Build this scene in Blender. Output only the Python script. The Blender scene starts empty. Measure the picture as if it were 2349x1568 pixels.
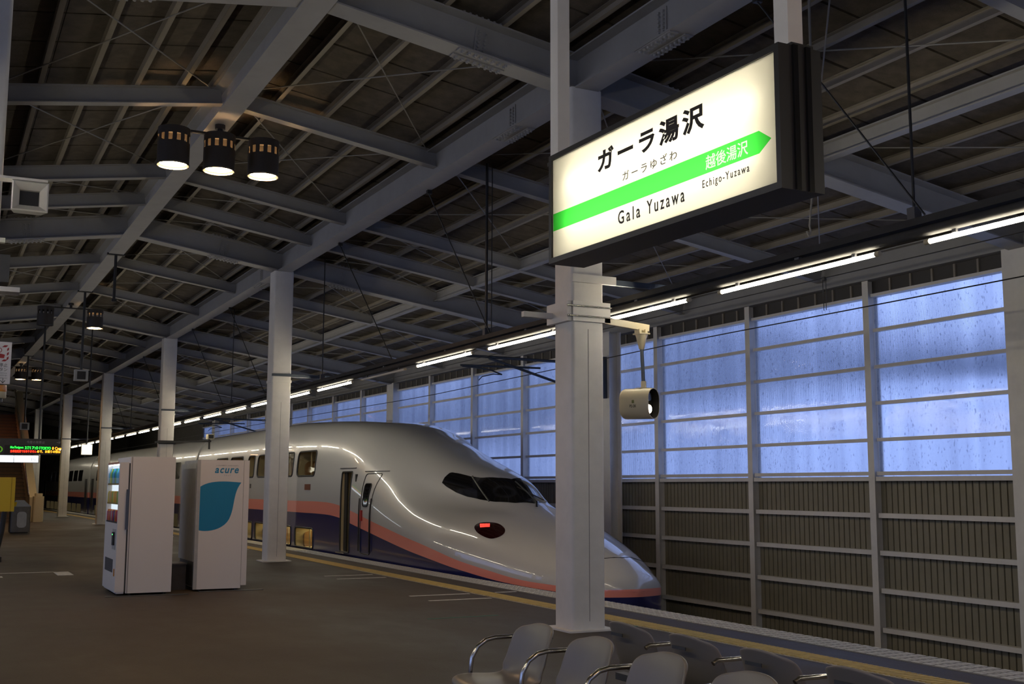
import bpy, bmesh, math, random
import numpy as np
from mathutils import Vector, Matrix
random.seed(7)
scene = bpy.context.scene
C = scene.collection
# ------------------------------------------------------------------ camera
cam_d = bpy.data.cameras.new('camera'); cam = bpy.data.objects.new('camera', cam_d); C.objects.link(cam)
cam_d.sensor_width = 36.0; cam_d.lens = 2600.0 / 2349.0 * 36.0
cam_d.clip_start = 0.05; cam_d.clip_end = 600
RX = Vector((0.89110693, -0.45378364, 0.00297582)); DN = Vector((0.06010925, 0.11153318, -0.99194114)); FW = Vector((0.44979475, 0.8841045, 0.12666459))
mw = Matrix(((RX[0], -DN[0], -FW[0], 0), (RX[1], -DN[1], -FW[1], 0), (RX[2], -DN[2], -FW[2], 1.5), (0, 0, 0, 1)))
cam.matrix_world = mw
scene.camera = cam
# ------------------------------------------------------------------ world: even blue dusk sky
SKY_STRENGTH = 1.7
wd = bpy.data.worlds.new('dusk_sky'); scene.world = wd; wd.use_nodes = True
bg = wd.node_tree.nodes['Background']; bg.inputs[0].default_value = (0.40, 0.53, 1.0, 1); bg.inputs[1].default_value = SKY_STRENGTH
# ------------------------------------------------------------------ exposure
scene.view_settings.view_transform = 'Standard'; scene.view_settings.look = 'None'
scene.view_settings.exposure = 0.0; scene.view_settings.gamma = 1.0; scene.view_settings.use_curve_mapping = False
cy = scene.cycles; cy.max_bounces = 6; cy.diffuse_bounces = 3; cy.glossy_bounces = 3; cy.transmission_bounces = 5; cy.transparent_max_bounces = 6; cy.caustics_reflective = False; cy.use_light_tree = False
TUBE_POWER = 50.0       # fluorescent tubes
CAN_POWER = 105.0       # warm downlights
BOX_POWER = 26.0        # tubes inside the name board

# ------------------------------------------------------------------ helpers
def cv(y):                              # the platform bends gently to the left far away
    return -0.00035 * (y - 22.0) ** 2 if y > 22.0 else 0.0

class MB:
    def __init__(s): s.v = []; s.f = []
    def add(s, vs, fs):
        b = len(s.v); s.v += [tuple(p) for p in vs]; s.f += [tuple(b + i for i in f) for f in fs]; return s
    def hexa(s, p):                     # 8 corners: bottom 4 (ccw from above), top 4
        return s.add(p, [(3, 2, 1, 0), (4, 5, 6, 7), (0, 1, 5, 4), (1, 2, 6, 5), (2, 3, 7, 6), (3, 0, 4, 7)])
    def box(s, x0, x1, y0, y1, z0, z1):
        return s.hexa([(x0, y0, z0), (x1, y0, z0), (x1, y1, z0), (x0, y1, z0), (x0, y0, z1), (x1, y0, z1), (x1, y1, z1), (x0, y1, z1)])
    def ybox(s, x0, x1, y0, y1, z0, z1, step=6.1):      # long box along Y, cut so that it can bend
        n = max(1, int(math.ceil((y1 - y0) / step))); ys = [y0 + (y1 - y0) * i / n for i in range(n + 1)]
        vs = []
        for y in ys: vs += [(x0, y, z0), (x1, y, z0), (x1, y, z1), (x0, y, z1)]
        fs = [(0, 1, 2, 3), tuple(4 * n + i for i in (3, 2, 1, 0))]
        for i in range(n):
            for k in range(4):
                a = 4 * i + k; b = 4 * i + (k + 1) % 4
                fs.append((b, a, a + 4, b + 4))
        return s.add(vs, fs)
    def beam(s, p0, p1, w, h, up=(0, 0, 1)):            # box bar, centred on the line
        p0 = Vector(p0); p1 = Vector(p1); a = (p1 - p0).normalized(); u = Vector(up)
        if abs(a.dot(u)) > .98: u = Vector((0, 1, 0))
        sd = a.cross(u).normalized(); u = sd.cross(a).normalized()
        q = []
        for dz in (-h / 2, h / 2):
            for P, sx in ((p0, -1), (p0, 1), (p1, 1), (p1, -1)): q.append(P + sd * (sx * w / 2) + u * dz)
        return s.hexa(q)
    def ibeam(s, p0, p1, d, b, tf=.016, tw=.012):       # line = centre of the underside
        p0 = Vector(p0); p1 = Vector(p1); a = (p1 - p0).normalized(); u = Vector((0, 0, 1)); sd = a.cross(u).normalized(); u = sd.cross(a)
        s.beam(p0 + u * (tf / 2), p1 + u * (tf / 2), b, tf)
        s.beam(p0 + u * (d - tf / 2), p1 + u * (d - tf / 2), b, tf)
        s.beam(p0 + u * (d / 2), p1 + u * (d / 2), tw, d - 2 * tf)
        return s
    def cyl(s, p0, p1, r0, r1=None, n=12, cap=True):
        r1 = r0 if r1 is None else r1
        p0 = Vector(p0); p1 = Vector(p1); a = (p1 - p0).normalized(); t = Vector((0, 0, 1)) if abs(a.z) < .9 else Vector((1, 0, 0))
        e1 = a.cross(t).normalized(); e2 = a.cross(e1)
        vs = []
        for P, r in ((p0, r0), (p1, r1)):
            for i in range(n):
                g = 2 * math.pi * i / n; vs.append(P + e1 * (r * math.cos(g)) + e2 * (r * math.sin(g)))
        fs = [(i, i + n, (i + 1) % n + n, (i + 1) % n) for i in range(n)]
        if cap: fs += [tuple(range(n)), tuple(range(2 * n - 1, n - 1, -1))]
        return s.add(vs, fs)
    def tube(s, pts, r, n=10, cap=True):
        pts = [Vector(p) for p in pts]; vs = []; e1 = None
        for i, P in enumerate(pts):
            a = (pts[min(i + 1, len(pts) - 1)] - pts[max(i - 1, 0)]).normalized()
            if e1 is None:
                t = Vector((0, 0, 1)) if abs(a.z) < .9 else Vector((1, 0, 0)); e1 = a.cross(t).normalized()
            e1 = (e1 - a * e1.dot(a)).normalized(); e2 = a.cross(e1)
            for k in range(n):
                g = 2 * math.pi * k / n; vs.append(P + e1 * (r * math.cos(g)) + e2 * (r * math.sin(g)))
        fs = []
        for i in range(len(pts) - 1):
            for k in range(n):
                fs.append((i * n + k, (i + 1) * n + k, (i + 1) * n + (k + 1) % n, i * n + (k + 1) % n))
        if cap: fs += [tuple(range(n)), tuple((len(pts) - 1) * n + k for k in range(n - 1, -1, -1))]
        return s.add(vs, fs)
    def lathe(s, prof, c=(0, 0, 0), n=24, closed=False):   # profile (r, z) round a vertical axis
        vs = []
        for r, z in prof:
            for k in range(n):
                g = 2 * math.pi * k / n; vs.append((c[0] + r * math.cos(g), c[1] + r * math.sin(g), c[2] + z))
        fs = []; m = len(prof)
        for i in range(m if closed else m - 1):
            j = (i + 1) % m
            for k in range(n): fs.append((i * n + k, i * n + (k + 1) % n, j * n + (k + 1) % n, j * n + k))
        return s.add(vs, fs)
    def prism(s, out, o, ex, ey, ez, d):                # outline (2D) in the plane o,ex,ey, thickness d along ez
        o = Vector(o); ex = Vector(ex); ey = Vector(ey); ez = Vector(ez); n = len(out)
        vs = [o + ex * a + ey * b for a, b in out] + [o + ex * a + ey * b + ez * d for a, b in out]
        fs = [tuple(range(n - 1, -1, -1)), tuple(range(n, 2 * n))] + [(i, (i + 1) % n, (i + 1) % n + n, i + n) for i in range(n)]
        return s.add(vs, fs)
    def grid(s, rows):
        n = len(rows[0]); vs = [p for r in rows for p in r]
        return s.add(vs, [(i * n + k, i * n + k + 1, (i + 1) * n + k + 1, (i + 1) * n + k) for i in range(len(rows) - 1) for k in range(n - 1)])
    def mesh(s, name, smooth=None, origin=(0, 0, 0), bend=True, fix=True):
        me = bpy.data.meshes.new(name)
        vs = [(x + (cv(y) if bend else 0) - origin[0], y - origin[1], z - origin[2]) for x, y, z in s.v]
        me.from_pydata(vs, [], s.f)
        if fix or smooth:
            bm = bmesh.new(); bm.from_mesh(me)
            if fix: bmesh.ops.recalc_face_normals(bm, faces=bm.faces)
            if smooth:
                for f in bm.faces: f.smooth = True
                for e in bm.edges:
                    if len(e.link_faces) == 2 and e.calc_face_angle(0) > smooth: e.smooth = False
            bm.to_mesh(me); bm.free()
        return me
    def build(s, name, mat, parent=None, smooth=None, local=False, bend=True, fix=True):
        o0 = (0, 0, 0) if (local or parent is None) else world_loc(parent)
        me = s.mesh(name, smooth, o0, bend and not local, fix)
        return obj(name, me, mat, parent)
def world_loc(o):
    v = Vector((0, 0, 0))
    while o is not None: v = v + Vector(o.location); o = o.parent
    return v
def obj(name, me, mat=None, parent=None):
    o = bpy.data.objects.new(name, me); C.objects.link(o)
    if mat is not None: 
        me.materials.clear(); me.materials.append(mat)
    if parent is not None: o.parent = parent
    return o
def tag(o, label, cat, group=None):
    o['label'] = label; o['category'] = cat
    if group: o['group'] = group
    return o
def thing(name, label, cat, loc=(0, 0, 0), group=None):
    o = bpy.data.objects.new(name, None); C.objects.link(o); o.location = (loc[0] + cv(loc[1]), loc[1], loc[2]); o.empty_display_size = .1
    return tag(o, label, cat, group)
def struct(name, loc=(0, 0, 0)):
    o = bpy.data.objects.new(name, None); C.objects.link(o); o.location = loc; o['kind'] = 'structure'; o.empty_display_size = .1; return o
def kind(o, k): o['kind'] = k; return o
def copy_tree(o, parent=None):
    c = o.copy(); C.objects.link(c); c.parent = parent
    for ch in list(o.children): copy_tree(ch, c)
    return c
def rrect(w, h, r, n=4, cx=0, cy=0):
    p = []
    for sx, sy, a0 in ((1, 1, 0), (-1, 1, 90), (-1, -1, 180), (1, -1, 270)):
        for k in range(n + 1):
            a = math.radians(a0 + 90 * k / n); p.append((cx + sx * (w / 2 - r) + r * math.cos(a), cy + sy * (h / 2 - r) + r * math.sin(a)))
    return p
def text(name, body, o, ex, ey, w, h, mat, parent, d=.002, bold=0.0, sp=1.0, shear=0.0, split=0):
    """flat lettering fitted into a w x h rectangle, lower left corner o"""
    cu = bpy.data.curves.new(name, 'FONT'); cu.body = body; cu.size = 1; cu.offset = bold; cu.space_character = sp; cu.resolution_u = 3; cu.extrude = .02; cu.shear = shear
    t = bpy.data.objects.new(name, cu); C.objects.link(t)
    dg = bpy.context.evaluated_depsgraph_get(); me = bpy.data.meshes.new_from_object(t.evaluated_get(dg))
    bpy.data.objects.remove(t); bpy.data.curves.remove(cu)
    n = len(me.vertices); a = np.empty(n * 3, np.float32); me.vertices.foreach_get('co', a); a = a.reshape(-1, 3)
    lo = a.min(0); hi = a.max(0); o = np.array(o, float); ex = np.array(ex, float); ey = np.array(ey, float); ez = np.cross(ex, ey)
    u = (a[:, 0:1] - lo[0]) / (hi[0] - lo[0]) * w; v = (a[:, 1:2] - lo[1]) / (hi[1] - lo[1]) * h; q = (a[:, 2:3] - lo[2]) / (hi[2] - lo[2]) * d
    b = o + u * ex + v * ey + q * ez
    if parent is not None: b = b - np.array(world_loc(parent))
    if split:
        cells = [[] for _ in range(split)]
        for p in me.polygons:
            uc = sum(float(u[i, 0]) for i in p.vertices) / len(p.vertices); cells[min(split - 1, int(uc / w * split))].append(tuple(p.vertices))
        for fs in cells:
            idx = sorted({i for f in fs for i in f}); mp = {i: k for k, i in enumerate(idx)}
            m2 = bpy.data.meshes.new('character'); m2.from_pydata([tuple(b[i]) for i in idx], [], [tuple(mp[i] for i in f) for f in fs]); obj('character', m2, mat, parent)
        return None
    me.vertices.foreach_set('co', b.astype(np.float32).ravel()); me.update()
    me.name = name
    return obj(name, me, mat, parent)

# ------------------------------------------------------------------ materials
def lin(c): return tuple((x / 12.92 if x <= .04045 else ((x + .055) / 1.055) ** 2.4) for x in [q / 255. for q in c])
def newmat(name):
    m = bpy.data.materials.new(name); m.use_nodes = True; nt = m.node_tree; return m, nt, nt.nodes['Principled BSDF']
def mat(name, col, rough=.5, metal=0., noise=0., nscale=6., bump=0., bscale=60., coat=0., spec=None, dark=None):
    m, nt, b = newmat(name); N = nt.nodes; L = nt.links
    b.inputs['Base Color'].default_value = (*col, 1); b.inputs['Roughness'].default_value = rough; b.inputs['Metallic'].default_value = metal
    if spec is not None: b.inputs['Specular IOR Level'].default_value = spec
    if coat: b.inputs['Coat Weight'].default_value = coat; b.inputs['Coat Roughness'].default_value = .03
    if noise or bump:
        tc = N.new('ShaderNodeTexCoord')
    if noise:
        n = N.new('ShaderNodeTexNoise'); n.inputs['Scale'].default_value = nscale; n.inputs['Detail'].default_value = 6; n.inputs['Roughness'].default_value = .65
        r = N.new('ShaderNodeValToRGB'); r.color_ramp.elements[0].position = .3; r.color_ramp.elements[1].position = .7
        d = dark if dark else tuple(x * (1 - noise) for x in col)
        r.color_ramp.elements[0].color = (*d, 1); r.color_ramp.elements[1].color = (*[min(1, x * (1 + noise * .4)) for x in col], 1)
        L.new(tc.outputs['Object'], n.inputs['Vector']); L.new(n.outputs['Fac'], r.inputs['Fac']); L.new(r.outputs['Color'], b.inputs['Base Color'])
    if bump:
        n2 = N.new('ShaderNodeTexNoise'); n2.inputs['Scale'].default_value = bscale; n2.inputs['Detail'].default_value = 3
        bp = N.new('ShaderNodeBump'); bp.inputs['Strength'].default_value = bump; bp.inputs['Distance'].default_value = .02
        L.new(tc.outputs['Object'], n2.inputs['Vector']); L.new(n2.outputs['Fac'], bp.inputs['Height']); L.new(bp.outputs['Normal'], b.inputs['Normal'])
    return m
def emat(name, col, s, sample=True):
    m = bpy.data.materials.new(name); m.use_nodes = True; nt = m.node_tree; nt.nodes.clear()
    e = nt.nodes.new('ShaderNodeEmission'); e.inputs[0].default_value = (*col, 1); e.inputs[1].default_value = s
    o = nt.nodes.new('ShaderNodeOutputMaterial'); nt.links.new(e.outputs[0], o.inputs[0])
    if not sample: m.cycles.emission_sampling = 'NONE'
    return m
def film(name, col):                    # coloured film that filters the light behind it
    m = bpy.data.materials.new(name); m.use_nodes = True; nt = m.node_tree; nt.nodes.clear()
    e = nt.nodes.new('ShaderNodeBsdfTransparent'); e.inputs[0].default_value = (*col, 1)
    o = nt.nodes.new('ShaderNodeOutputMaterial'); nt.links.new(e.outputs[0], o.inputs[0]); return m

M = {}
M['steel'] = mat('white_painted_steel', (.68, .655, .615), .45, noise=.10, nscale=3)
M['steel_roof'] = mat('grey_painted_roof_steel', (.285, .28, .275), .55, noise=.12, nscale=2)
M['purlin'] = mat('beige_purlin_paint', (.225, .20, .165), .6, noise=.15, nscale=2)
M['rod'] = mat('pale_rod_paint', (.20, .19, .175), .5)
M['deck'] = mat('dark_fibre_board', (.085, .070, .054), .9, noise=.45, nscale=5, bump=.25, bscale=90)
M['black'] = mat('black_paint', (.014, .014, .015), .45)
M['blackgloss'] = mat('black_gloss', (.01, .01, .011), .18)
M['darkmetal'] = mat('dark_grey_metal', (.05, .052, .055), .5, noise=.2, nscale=8)
M['galv'] = mat('galvanised_tray', (.10, .10, .105), .45, metal=.4, noise=.25, nscale=8)
M['duct'] = mat('dark_duct_paint', (.055, .054, .053), .9, noise=.2, nscale=6, spec=.15)
M['mast'] = mat('blue_grey_galvanised', (.06, .075, .10), .5, metal=.3)
M['siding'] = mat('olive_grey_siding', (.215, .195, .138), .6, noise=.12, nscale=3)
M['vent'] = mat('dark_vent_panel', (.05, .047, .043), .7)
M['wall'] = mat('dull_wall', (.09, .085, .08), .8, noise=.2, nscale=2)
M['concrete'] = mat('pit_concrete', (.10, .095, .085), .9, noise=.3, nscale=3)
M['rail'] = mat('steel_rail', (.22, .2, .18), .35, metal=.8)
M['lineWhite'] = mat('worn_white_paint', (.50, .48, .44), .7, noise=.35, nscale=18)
M['lineYellow'] = mat('worn_yellow_paint', (.42, .27, .06), .7, noise=.3, nscale=14)
M['tactile'] = mat('tactile_tile_yellow', (.47, .34, .10), .65, noise=.25, nscale=10)
M['tactileGrey'] = mat('pale_tactile_tile', (.42, .41, .38), .65, noise=.25, nscale=10)
M['snow'] = mat('snow', (.80, .83, .88), .9, noise=.15, nscale=.4)
M['hill'] = mat('snowy_trees', (.13, .15, .19), .9, noise=.5, nscale=.3)
M['tube'] = emat('lit_tube', (1, .90, .69), TUBE_POWER)
M['tubeoff'] = mat('unlit_tube', (.62, .60, .55), .3)
M['can'] = emat('warm_lamp', (1, .60, .27), CAN_POWER)
M['matteblack'] = mat('matt_black', (.008, .008, .008), .95, spec=.1)
M['canpaint'] = mat('black_can_paint', (.02, .016, .013), .5)
M['chrome'] = mat('brushed_steel', (.55, .53, .50), .22, metal=1)
M['seat'] = mat('grey_plastic', (.205, .18, .155), .38, noise=.06, nscale=4)
M['vendwhite'] = mat('white_machine', (.60, .58, .58), .35)
M['vendgrey'] = mat('grey_machine', (.36, .37, .38), .4, noise=.15, nscale=5)
M['vendblue'] = mat('blue_print', lin((22, 118, 160)), .35)
M['ink'] = mat('dark_ink', (.012, .010, .009), .5)
M['inkgrey'] = mat('grey_print', (.18, .18, .2), .5)
M['cream'] = mat('cream_enamel', (.50, .44, .30), .35)
M['redprint'] = mat('red_print', (.30, .012, .012), .5)
M['orange'] = mat('orange_lens', (.55, .20, .02), .25)
M['yellow'] = mat('yellow_panel', (.62, .42, .02), .45)
M['rubber'] = mat('black_rubber', (.012, .012, .014), .6)
M['stairs'] = mat('brown_stair', (.14, .10, .075), .8, noise=.2, nscale=6)
M['interior'] = mat('train_interior', (.50, .42, .26), .6)
M['seatcloth'] = mat('brown_seat_cloth', (.22, .12, .05), .8)
M['dimlamp'] = emat('cabin_lamp', (1, .78, .35), 2.6)
M['red_led'] = emat('red_tail_lamp', (1, .03, .02), 5.0)

def floor_material():
    m, nt, b = newmat('asphalt'); N = nt.nodes; L = nt.links
    tc = N.new('ShaderNodeTexCoord')
    n1 = N.new('ShaderNodeTexNoise'); n1.inputs['Scale'].default_value = .55; n1.inputs['Detail'].default_value = 7; n1.inputs['Roughness'].default_value = .6
    mp = N.new('ShaderNodeMapping'); mp.inputs['Scale'].default_value = (1.0, .55, 1)
    r1 = N.new('ShaderNodeValToRGB'); r1.color_ramp.elements[0].position = .32; r1.color_ramp.elements[1].position = .68
    r1.color_ramp.elements[0].color = (.030, .021, .0135, 1); r1.color_ramp.elements[1].color = (.066, .048, .032, 1)
    n2 = N.new('ShaderNodeTexNoise'); n2.inputs['Scale'].default_value = 70; n2.inputs['Detail'].default_value = 3
    mx = N.new('ShaderNodeMixRGB'); mx.blend_type = 'MULTIPLY'; mx.inputs[0].default_value = .5
    L.new(tc.outputs['Object'], mp.inputs[0]); L.new(mp.outputs[0], n1.inputs['Vector']); L.new(n1.outputs['Fac'], r1.inputs[0])
    L.new(tc.outputs['Object'], n2.inputs['Vector']); L.new(r1.outputs[0], mx.inputs[1]); L.new(n2.outputs['Color'], mx.inputs[2])
    L.new(mx.outputs[0], b.inputs['Base Color'])
    r2 = N.new('ShaderNodeMapRange'); r2.inputs[1].default_value = .3; r2.inputs[2].default_value = .7; r2.inputs[3].default_value = .50; r2.inputs[4].default_value = .78
    L.new(n1.outputs['Fac'], r2.inputs[0]); L.new(r2.outputs[0], b.inputs['Roughness'])
    bp = N.new('ShaderNodeBump'); bp.inputs['Strength'].default_value = .35; bp.inputs['Distance'].default_value = .01
    L.new(n2.outputs['Fac'], bp.inputs['Height']); L.new(bp.outputs[0], b.inputs['Normal'])
    return m
M['asphalt'] = floor_material()

def schlick(N, L, f0=.04):
    lw = N.new('ShaderNodeLayerWeight'); lw.inputs['Blend'].default_value = .5
    p = N.new('ShaderNodeMath'); p.operation = 'POWER'; p.inputs[1].default_value = 5; L.new(lw.outputs['Facing'], p.inputs[0])
    q = N.new('ShaderNodeMath'); q.operation = 'MULTIPLY_ADD'; q.inputs[1].default_value = 1 - f0; q.inputs[2].default_value = f0; L.new(p.outputs[0], q.inputs[0]); return q
def pane_material():                    # ribbed translucent plastic sheet
    m = bpy.data.materials.new('ribbed_polycarbonate'); m.use_nodes = True; nt = m.node_tree; N = nt.nodes; L = nt.links; N.clear()
    out = N.new('ShaderNodeOutputMaterial')
    tc = N.new('ShaderNodeTexCoord')
    w = N.new('ShaderNodeTexWave'); w.wave_type = 'BANDS'; w.bands_direction = 'Y'; w.inputs['Scale'].default_value = 14.0; w.inputs['Distortion'].default_value = .15; w.inputs['Detail'].default_value = 1
    bp = N.new('ShaderNodeBump'); bp.inputs['Strength'].default_value = .35; bp.inputs['Distance'].default_value = .012
    L.new(tc.outputs['Object'], w.inputs['Vector']); L.new(w.outputs['Fac'], bp.inputs['Height'])
    # grime streaks running down the sheet
    mp = N.new('ShaderNodeMapping'); mp.inputs['Scale'].default_value = (1, 3.2, .16)
    n = N.new('ShaderNodeTexNoise'); n.inputs['Scale'].default_value = 1.0; n.inputs['Detail'].default_value = 5
    L.new(tc.outputs['Object'], mp.inputs[0]); L.new(mp.outputs[0], n.inputs['Vector'])
    r = N.new('ShaderNodeValToRGB'); r.color_ramp.elements[0].position = .3; r.color_ramp.elements[1].position = .7
    r.color_ramp.elements[0].color = (.78, .80, .84, 1); r.color_ramp.elements[1].color = (.92, .94, .97, 1)
    L.new(n.outputs['Fac'], r.inputs[0])
    sk = N.new('ShaderNodeTexNoise'); sk.inputs['Scale'].default_value = 34; sk.inputs['Detail'].default_value = 2
    mp2 = N.new('ShaderNodeMapping'); mp2.inputs['Scale'].default_value = (1, 1, .45); L.new(tc.outputs['Object'], mp2.inputs[0]); L.new(mp2.outputs[0], sk.inputs['Vector'])
    rs = N.new('ShaderNodeValToRGB'); rs.color_ramp.elements[0].position = .30; rs.color_ramp.elements[0].color = (.55, .56, .6, 1); rs.color_ramp.elements[1].position = .38; rs.color_ramp.elements[1].color = (1, 1, 1, 1); L.new(sk.outputs['Fac'], rs.inputs[0])
    mu = N.new('ShaderNodeMixRGB'); mu.blend_type = 'MULTIPLY'; mu.inputs[0].default_value = .55; L.new(r.outputs[0], mu.inputs[1]); L.new(rs.outputs[0], mu.inputs[2]); r = mu
    tr = N.new('ShaderNodeBsdfTranslucent'); L.new(r.outputs[0], tr.inputs[0]); L.new(bp.outputs[0], tr.inputs['Normal'])
    gl = N.new('ShaderNodeBsdfRefraction'); gl.inputs['IOR'].default_value = 1.12; gl.inputs['Roughness'].default_value = .17
    L.new(r.outputs[0], gl.inputs[0]); L.new(bp.outputs[0], gl.inputs['Normal'])
    mx = N.new('ShaderNodeMixShader'); mx.inputs[0].default_value = .84; L.new(tr.outputs[0], mx.inputs[1]); L.new(gl.outputs[0], mx.inputs[2])
    gs = N.new('ShaderNodeBsdfGlossy'); gs.inputs['Roughness'].default_value = .04; bp2 = N.new('ShaderNodeBump'); bp2.inputs['Strength'].default_value = .10; bp2.inputs['Distance'].default_value = .012; L.new(w.outputs['Fac'], bp2.inputs['Height']); L.new(bp2.outputs[0], gs.inputs['Normal'])
    fr = schlick(N, L)
    m2 = N.new('ShaderNodeMixShader'); L.new(fr.outputs[0], m2.inputs[0]); L.new(mx.outputs[0], m2.inputs[1]); L.new(gs.outputs[0], m2.inputs[2])
    L.new(m2.outputs[0], out.inputs[0]); return m
M['pane'] = pane_material()

def glass_material(name, tint, rough=0.0, refl=.04):
    m = bpy.data.materials.new(name); m.use_nodes = True; nt = m.node_tree; N = nt.nodes; L = nt.links; N.clear()
    out = N.new('ShaderNodeOutputMaterial'); t = N.new('ShaderNodeBsdfTransparent'); t.inputs[0].default_value = (*tint, 1)
    g = N.new('ShaderNodeBsdfGlossy'); g.inputs['Roughness'].default_value = max(rough, .02)
    f = schlick(N, L, refl)
    mx = N.new('ShaderNodeMixShader'); L.new(f.outputs[0], mx.inputs[0]); L.new(t.outputs[0], mx.inputs[1]); L.new(g.outputs[0], mx.inputs[2]); L.new(mx.outputs[0], out.inputs[0])
    return m
M['glass'] = glass_material('window_glass', (.75, .75, .70))
M['glassdark'] = glass_material('tinted_cab_glass', (.10, .10, .10))
M['diffuser'] = None
def translucent(name, col):
    m = bpy.data.materials.new(name); m.use_nodes = True; nt = m.node_tree; N = nt.nodes; L = nt.links; N.clear()
    out = N.new('ShaderNodeOutputMaterial'); t = N.new('ShaderNodeBsdfTranslucent'); t.inputs[0].default_value = (*col, 1)
    g = N.new('ShaderNodeBsdfDiffuse'); g.inputs[0].default_value = (.5, .5, .45, 1); mx = N.new('ShaderNodeMixShader'); mx.inputs[0].default_value = .2
    L.new(t.outputs[0], mx.inputs[1]); L.new(g.outputs[0], mx.inputs[2]); L.new(mx.outputs[0], out.inputs[0]); return m
M['signface'] = translucent('backlit_acrylic', (.95, .93, .84))

# ================================================================== SETTING
S = 12.2; Y0 = 10.7; NB = 6                 # bays of the roof; columns stand at Y0 + k*S
YA, YB = -9.0, 84.0
XR, XC, XL, XW = 3.2, 6.27, 0.2, 13.5       # ridge, column row, column row near the camera, window wall
def mb(x): return 6.37 - .15 * abs(x - XR)  # underside of the main frames
ZT = .40                                    # depth of frames: their top carries the purlins

# ---- platform
fl = struct('floor')
MB().ybox(-2.0, 8.08, YA, YB, -.5, 0.0, 3.05).build('platform_slab', M['asphalt'], fl)
MB().ybox(-1.7, 7.78, YA, YB, -1.3, -.5, 3.05).build('platform_wall', M['concrete'], fl)
MB().ybox(7.5, 13.9, YA, YB, -1.5, -1.3, 3.05).build('track_bed', M['concrete'], fl)
MB().ybox(-7.5, -1.6, YA, YB, -1.5, -1.3, 3.05).build('track_bed', M['concrete'], fl)
for x in (9.13, 10.57):
    m = MB(); m.ybox(x - .03, x + .03, YA, YB, -1.17, -1.13); m.ybox(x - .06, x + .06, YA, YB, -1.3, -1.28); m.ybox(x - .01, x + .01, YA, YB, -1.28, -1.17)
    m.build('rail', M['rail'], fl)
# edge strip of pale ribbed tiles, tactile strip, worn painted lines
def strip_tiles(name, x0, x1, ya, yb, L, mate, bars, nb, dirx):
    """tiles along the platform; each tile is a plate with raised bars"""
    y = ya; k = 0; first = None
    while y < yb:
        if first is None:
            first = MB().box(x0, x1, 0, L - .006, 0, .006).mesh(name, bend=False); o = obj(name, first, mate, fl)
            m = MB()
            for i in range(nb):
                if dirx:
                    c = (i + .5) * L / nb; m.box(x0 + .02, x1 - .02, c - L / nb * .3, c + L / nb * .3, .006, .012)
                else:
                    c = x0 + (i + .5) * (x1 - x0) / nb
                    for q in range(3): m.box(c - (x1 - x0) / nb * .3, c + (x1 - x0) / nb * .3, .01 + q * L / 3, (q + 1) * L / 3 - .03, .006, .012)
            ridge = m.mesh('ridges', bend=False); kind(obj('ridges', ridge, bars, o), 'stuff')
        else:
            o = obj(name, first, None, fl); kind(obj('ridges', ridge, None, o), 'stuff')
        o.location = (cv(y), y, 0); y += L; k += 1
strip_tiles('tactile_tile', 6.94, 7.24, 2.0, 20.0, .30, mat('beige_tile', (.40, .36, .28), .7, noise=.25, nscale=9), M['tactile'], 5, True)
strip_tiles('edge_tile', 7.66, 8.06, 2.0, 26.0, .40, mat('grey_tile', (.20, .195, .185), .7, noise=.25, nscale=9), mat('pale_tile_bar', (.50, .49, .46), .65, noise=.2, nscale=12), 5, False)
MB().ybox(6.94, 7.24, 20.0, YB, 0, .006, 3.05).build('yellow_line', M['lineYellow'], fl)
MB().ybox(7.66, 8.06, 26.0, YB, 0, .006, 3.05).build('edge_line', M['tactileGrey'], fl)
for (x0, x1, y) in ((5.98, 6.88, 14.84), (5.97, 6.88, 14.13), (6.0, 6.84, 18.05), (6.0, 6.85, 18.72), (7.3, 7.62, 14.84), (4.2, 5.1, 26.5), (6.0, 6.85, 27.2), (5.6, 6.0, 25.4)):
    MB().box(x0, x1, y - .035, y + .035, 0, .004).build('queue_mark', M['lineWhite'], fl)
for (x0, x1, y0, y1) in ((1.05, 2.25, 21.55, 21.62), (2.0, 2.25, 20.7, 21.62), (.95, 1.15, 20.6, 20.9)):
    MB().box(x0, x1, y0, y1, 0, .004).build('floor_mark', M['lineWhite'], fl)
MB().box(5.15, 6.05, 12.22, 12.25, 0, .003).build('green_mark', mat('green_tape', (.03, .16, .11), .7), fl)
MB().box(6.5, 6.95, 10.6, 10.63, 0, .003).build('green_mark', bpy.data.materials['green_tape'], fl)

# ---- ground outside
og = struct('outside_ground')
MB().box(13.9, 90, -60, 140, -2.2, -1.9).build('snow_field', M['snow'], og, bend=False)
m = MB(); rows = []
for i, y in enumerate(np.linspace(-60, 150, 36)):
    h = 4.7 + .9 * math.sin(i * .9) + .5 * math.sin(i * 2.3)
    rows.append([(22, y, -2), (27, y, h * .55 - .6), (31, y, h), (35, y, h * .8), (45, y, -2)])
m.grid(rows); m.build('snow_bank', M['snow'], og, smooth=1.2, bend=False)
m = MB(); rows = []
for i, y in enumerate(np.linspace(-60, 160, 45)):
    h = 11.5 + 2.6 * math.sin(i * .55 + .5) + 1.4 * math.sin(i * 1.7)
    rows.append([(46, y, -2), (49, y, h * .8), (52, y, h), (60, y, -2)])
m.grid(rows); m.build('tree_line', M['hill'], og, smooth=1.2, bend=False)

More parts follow.
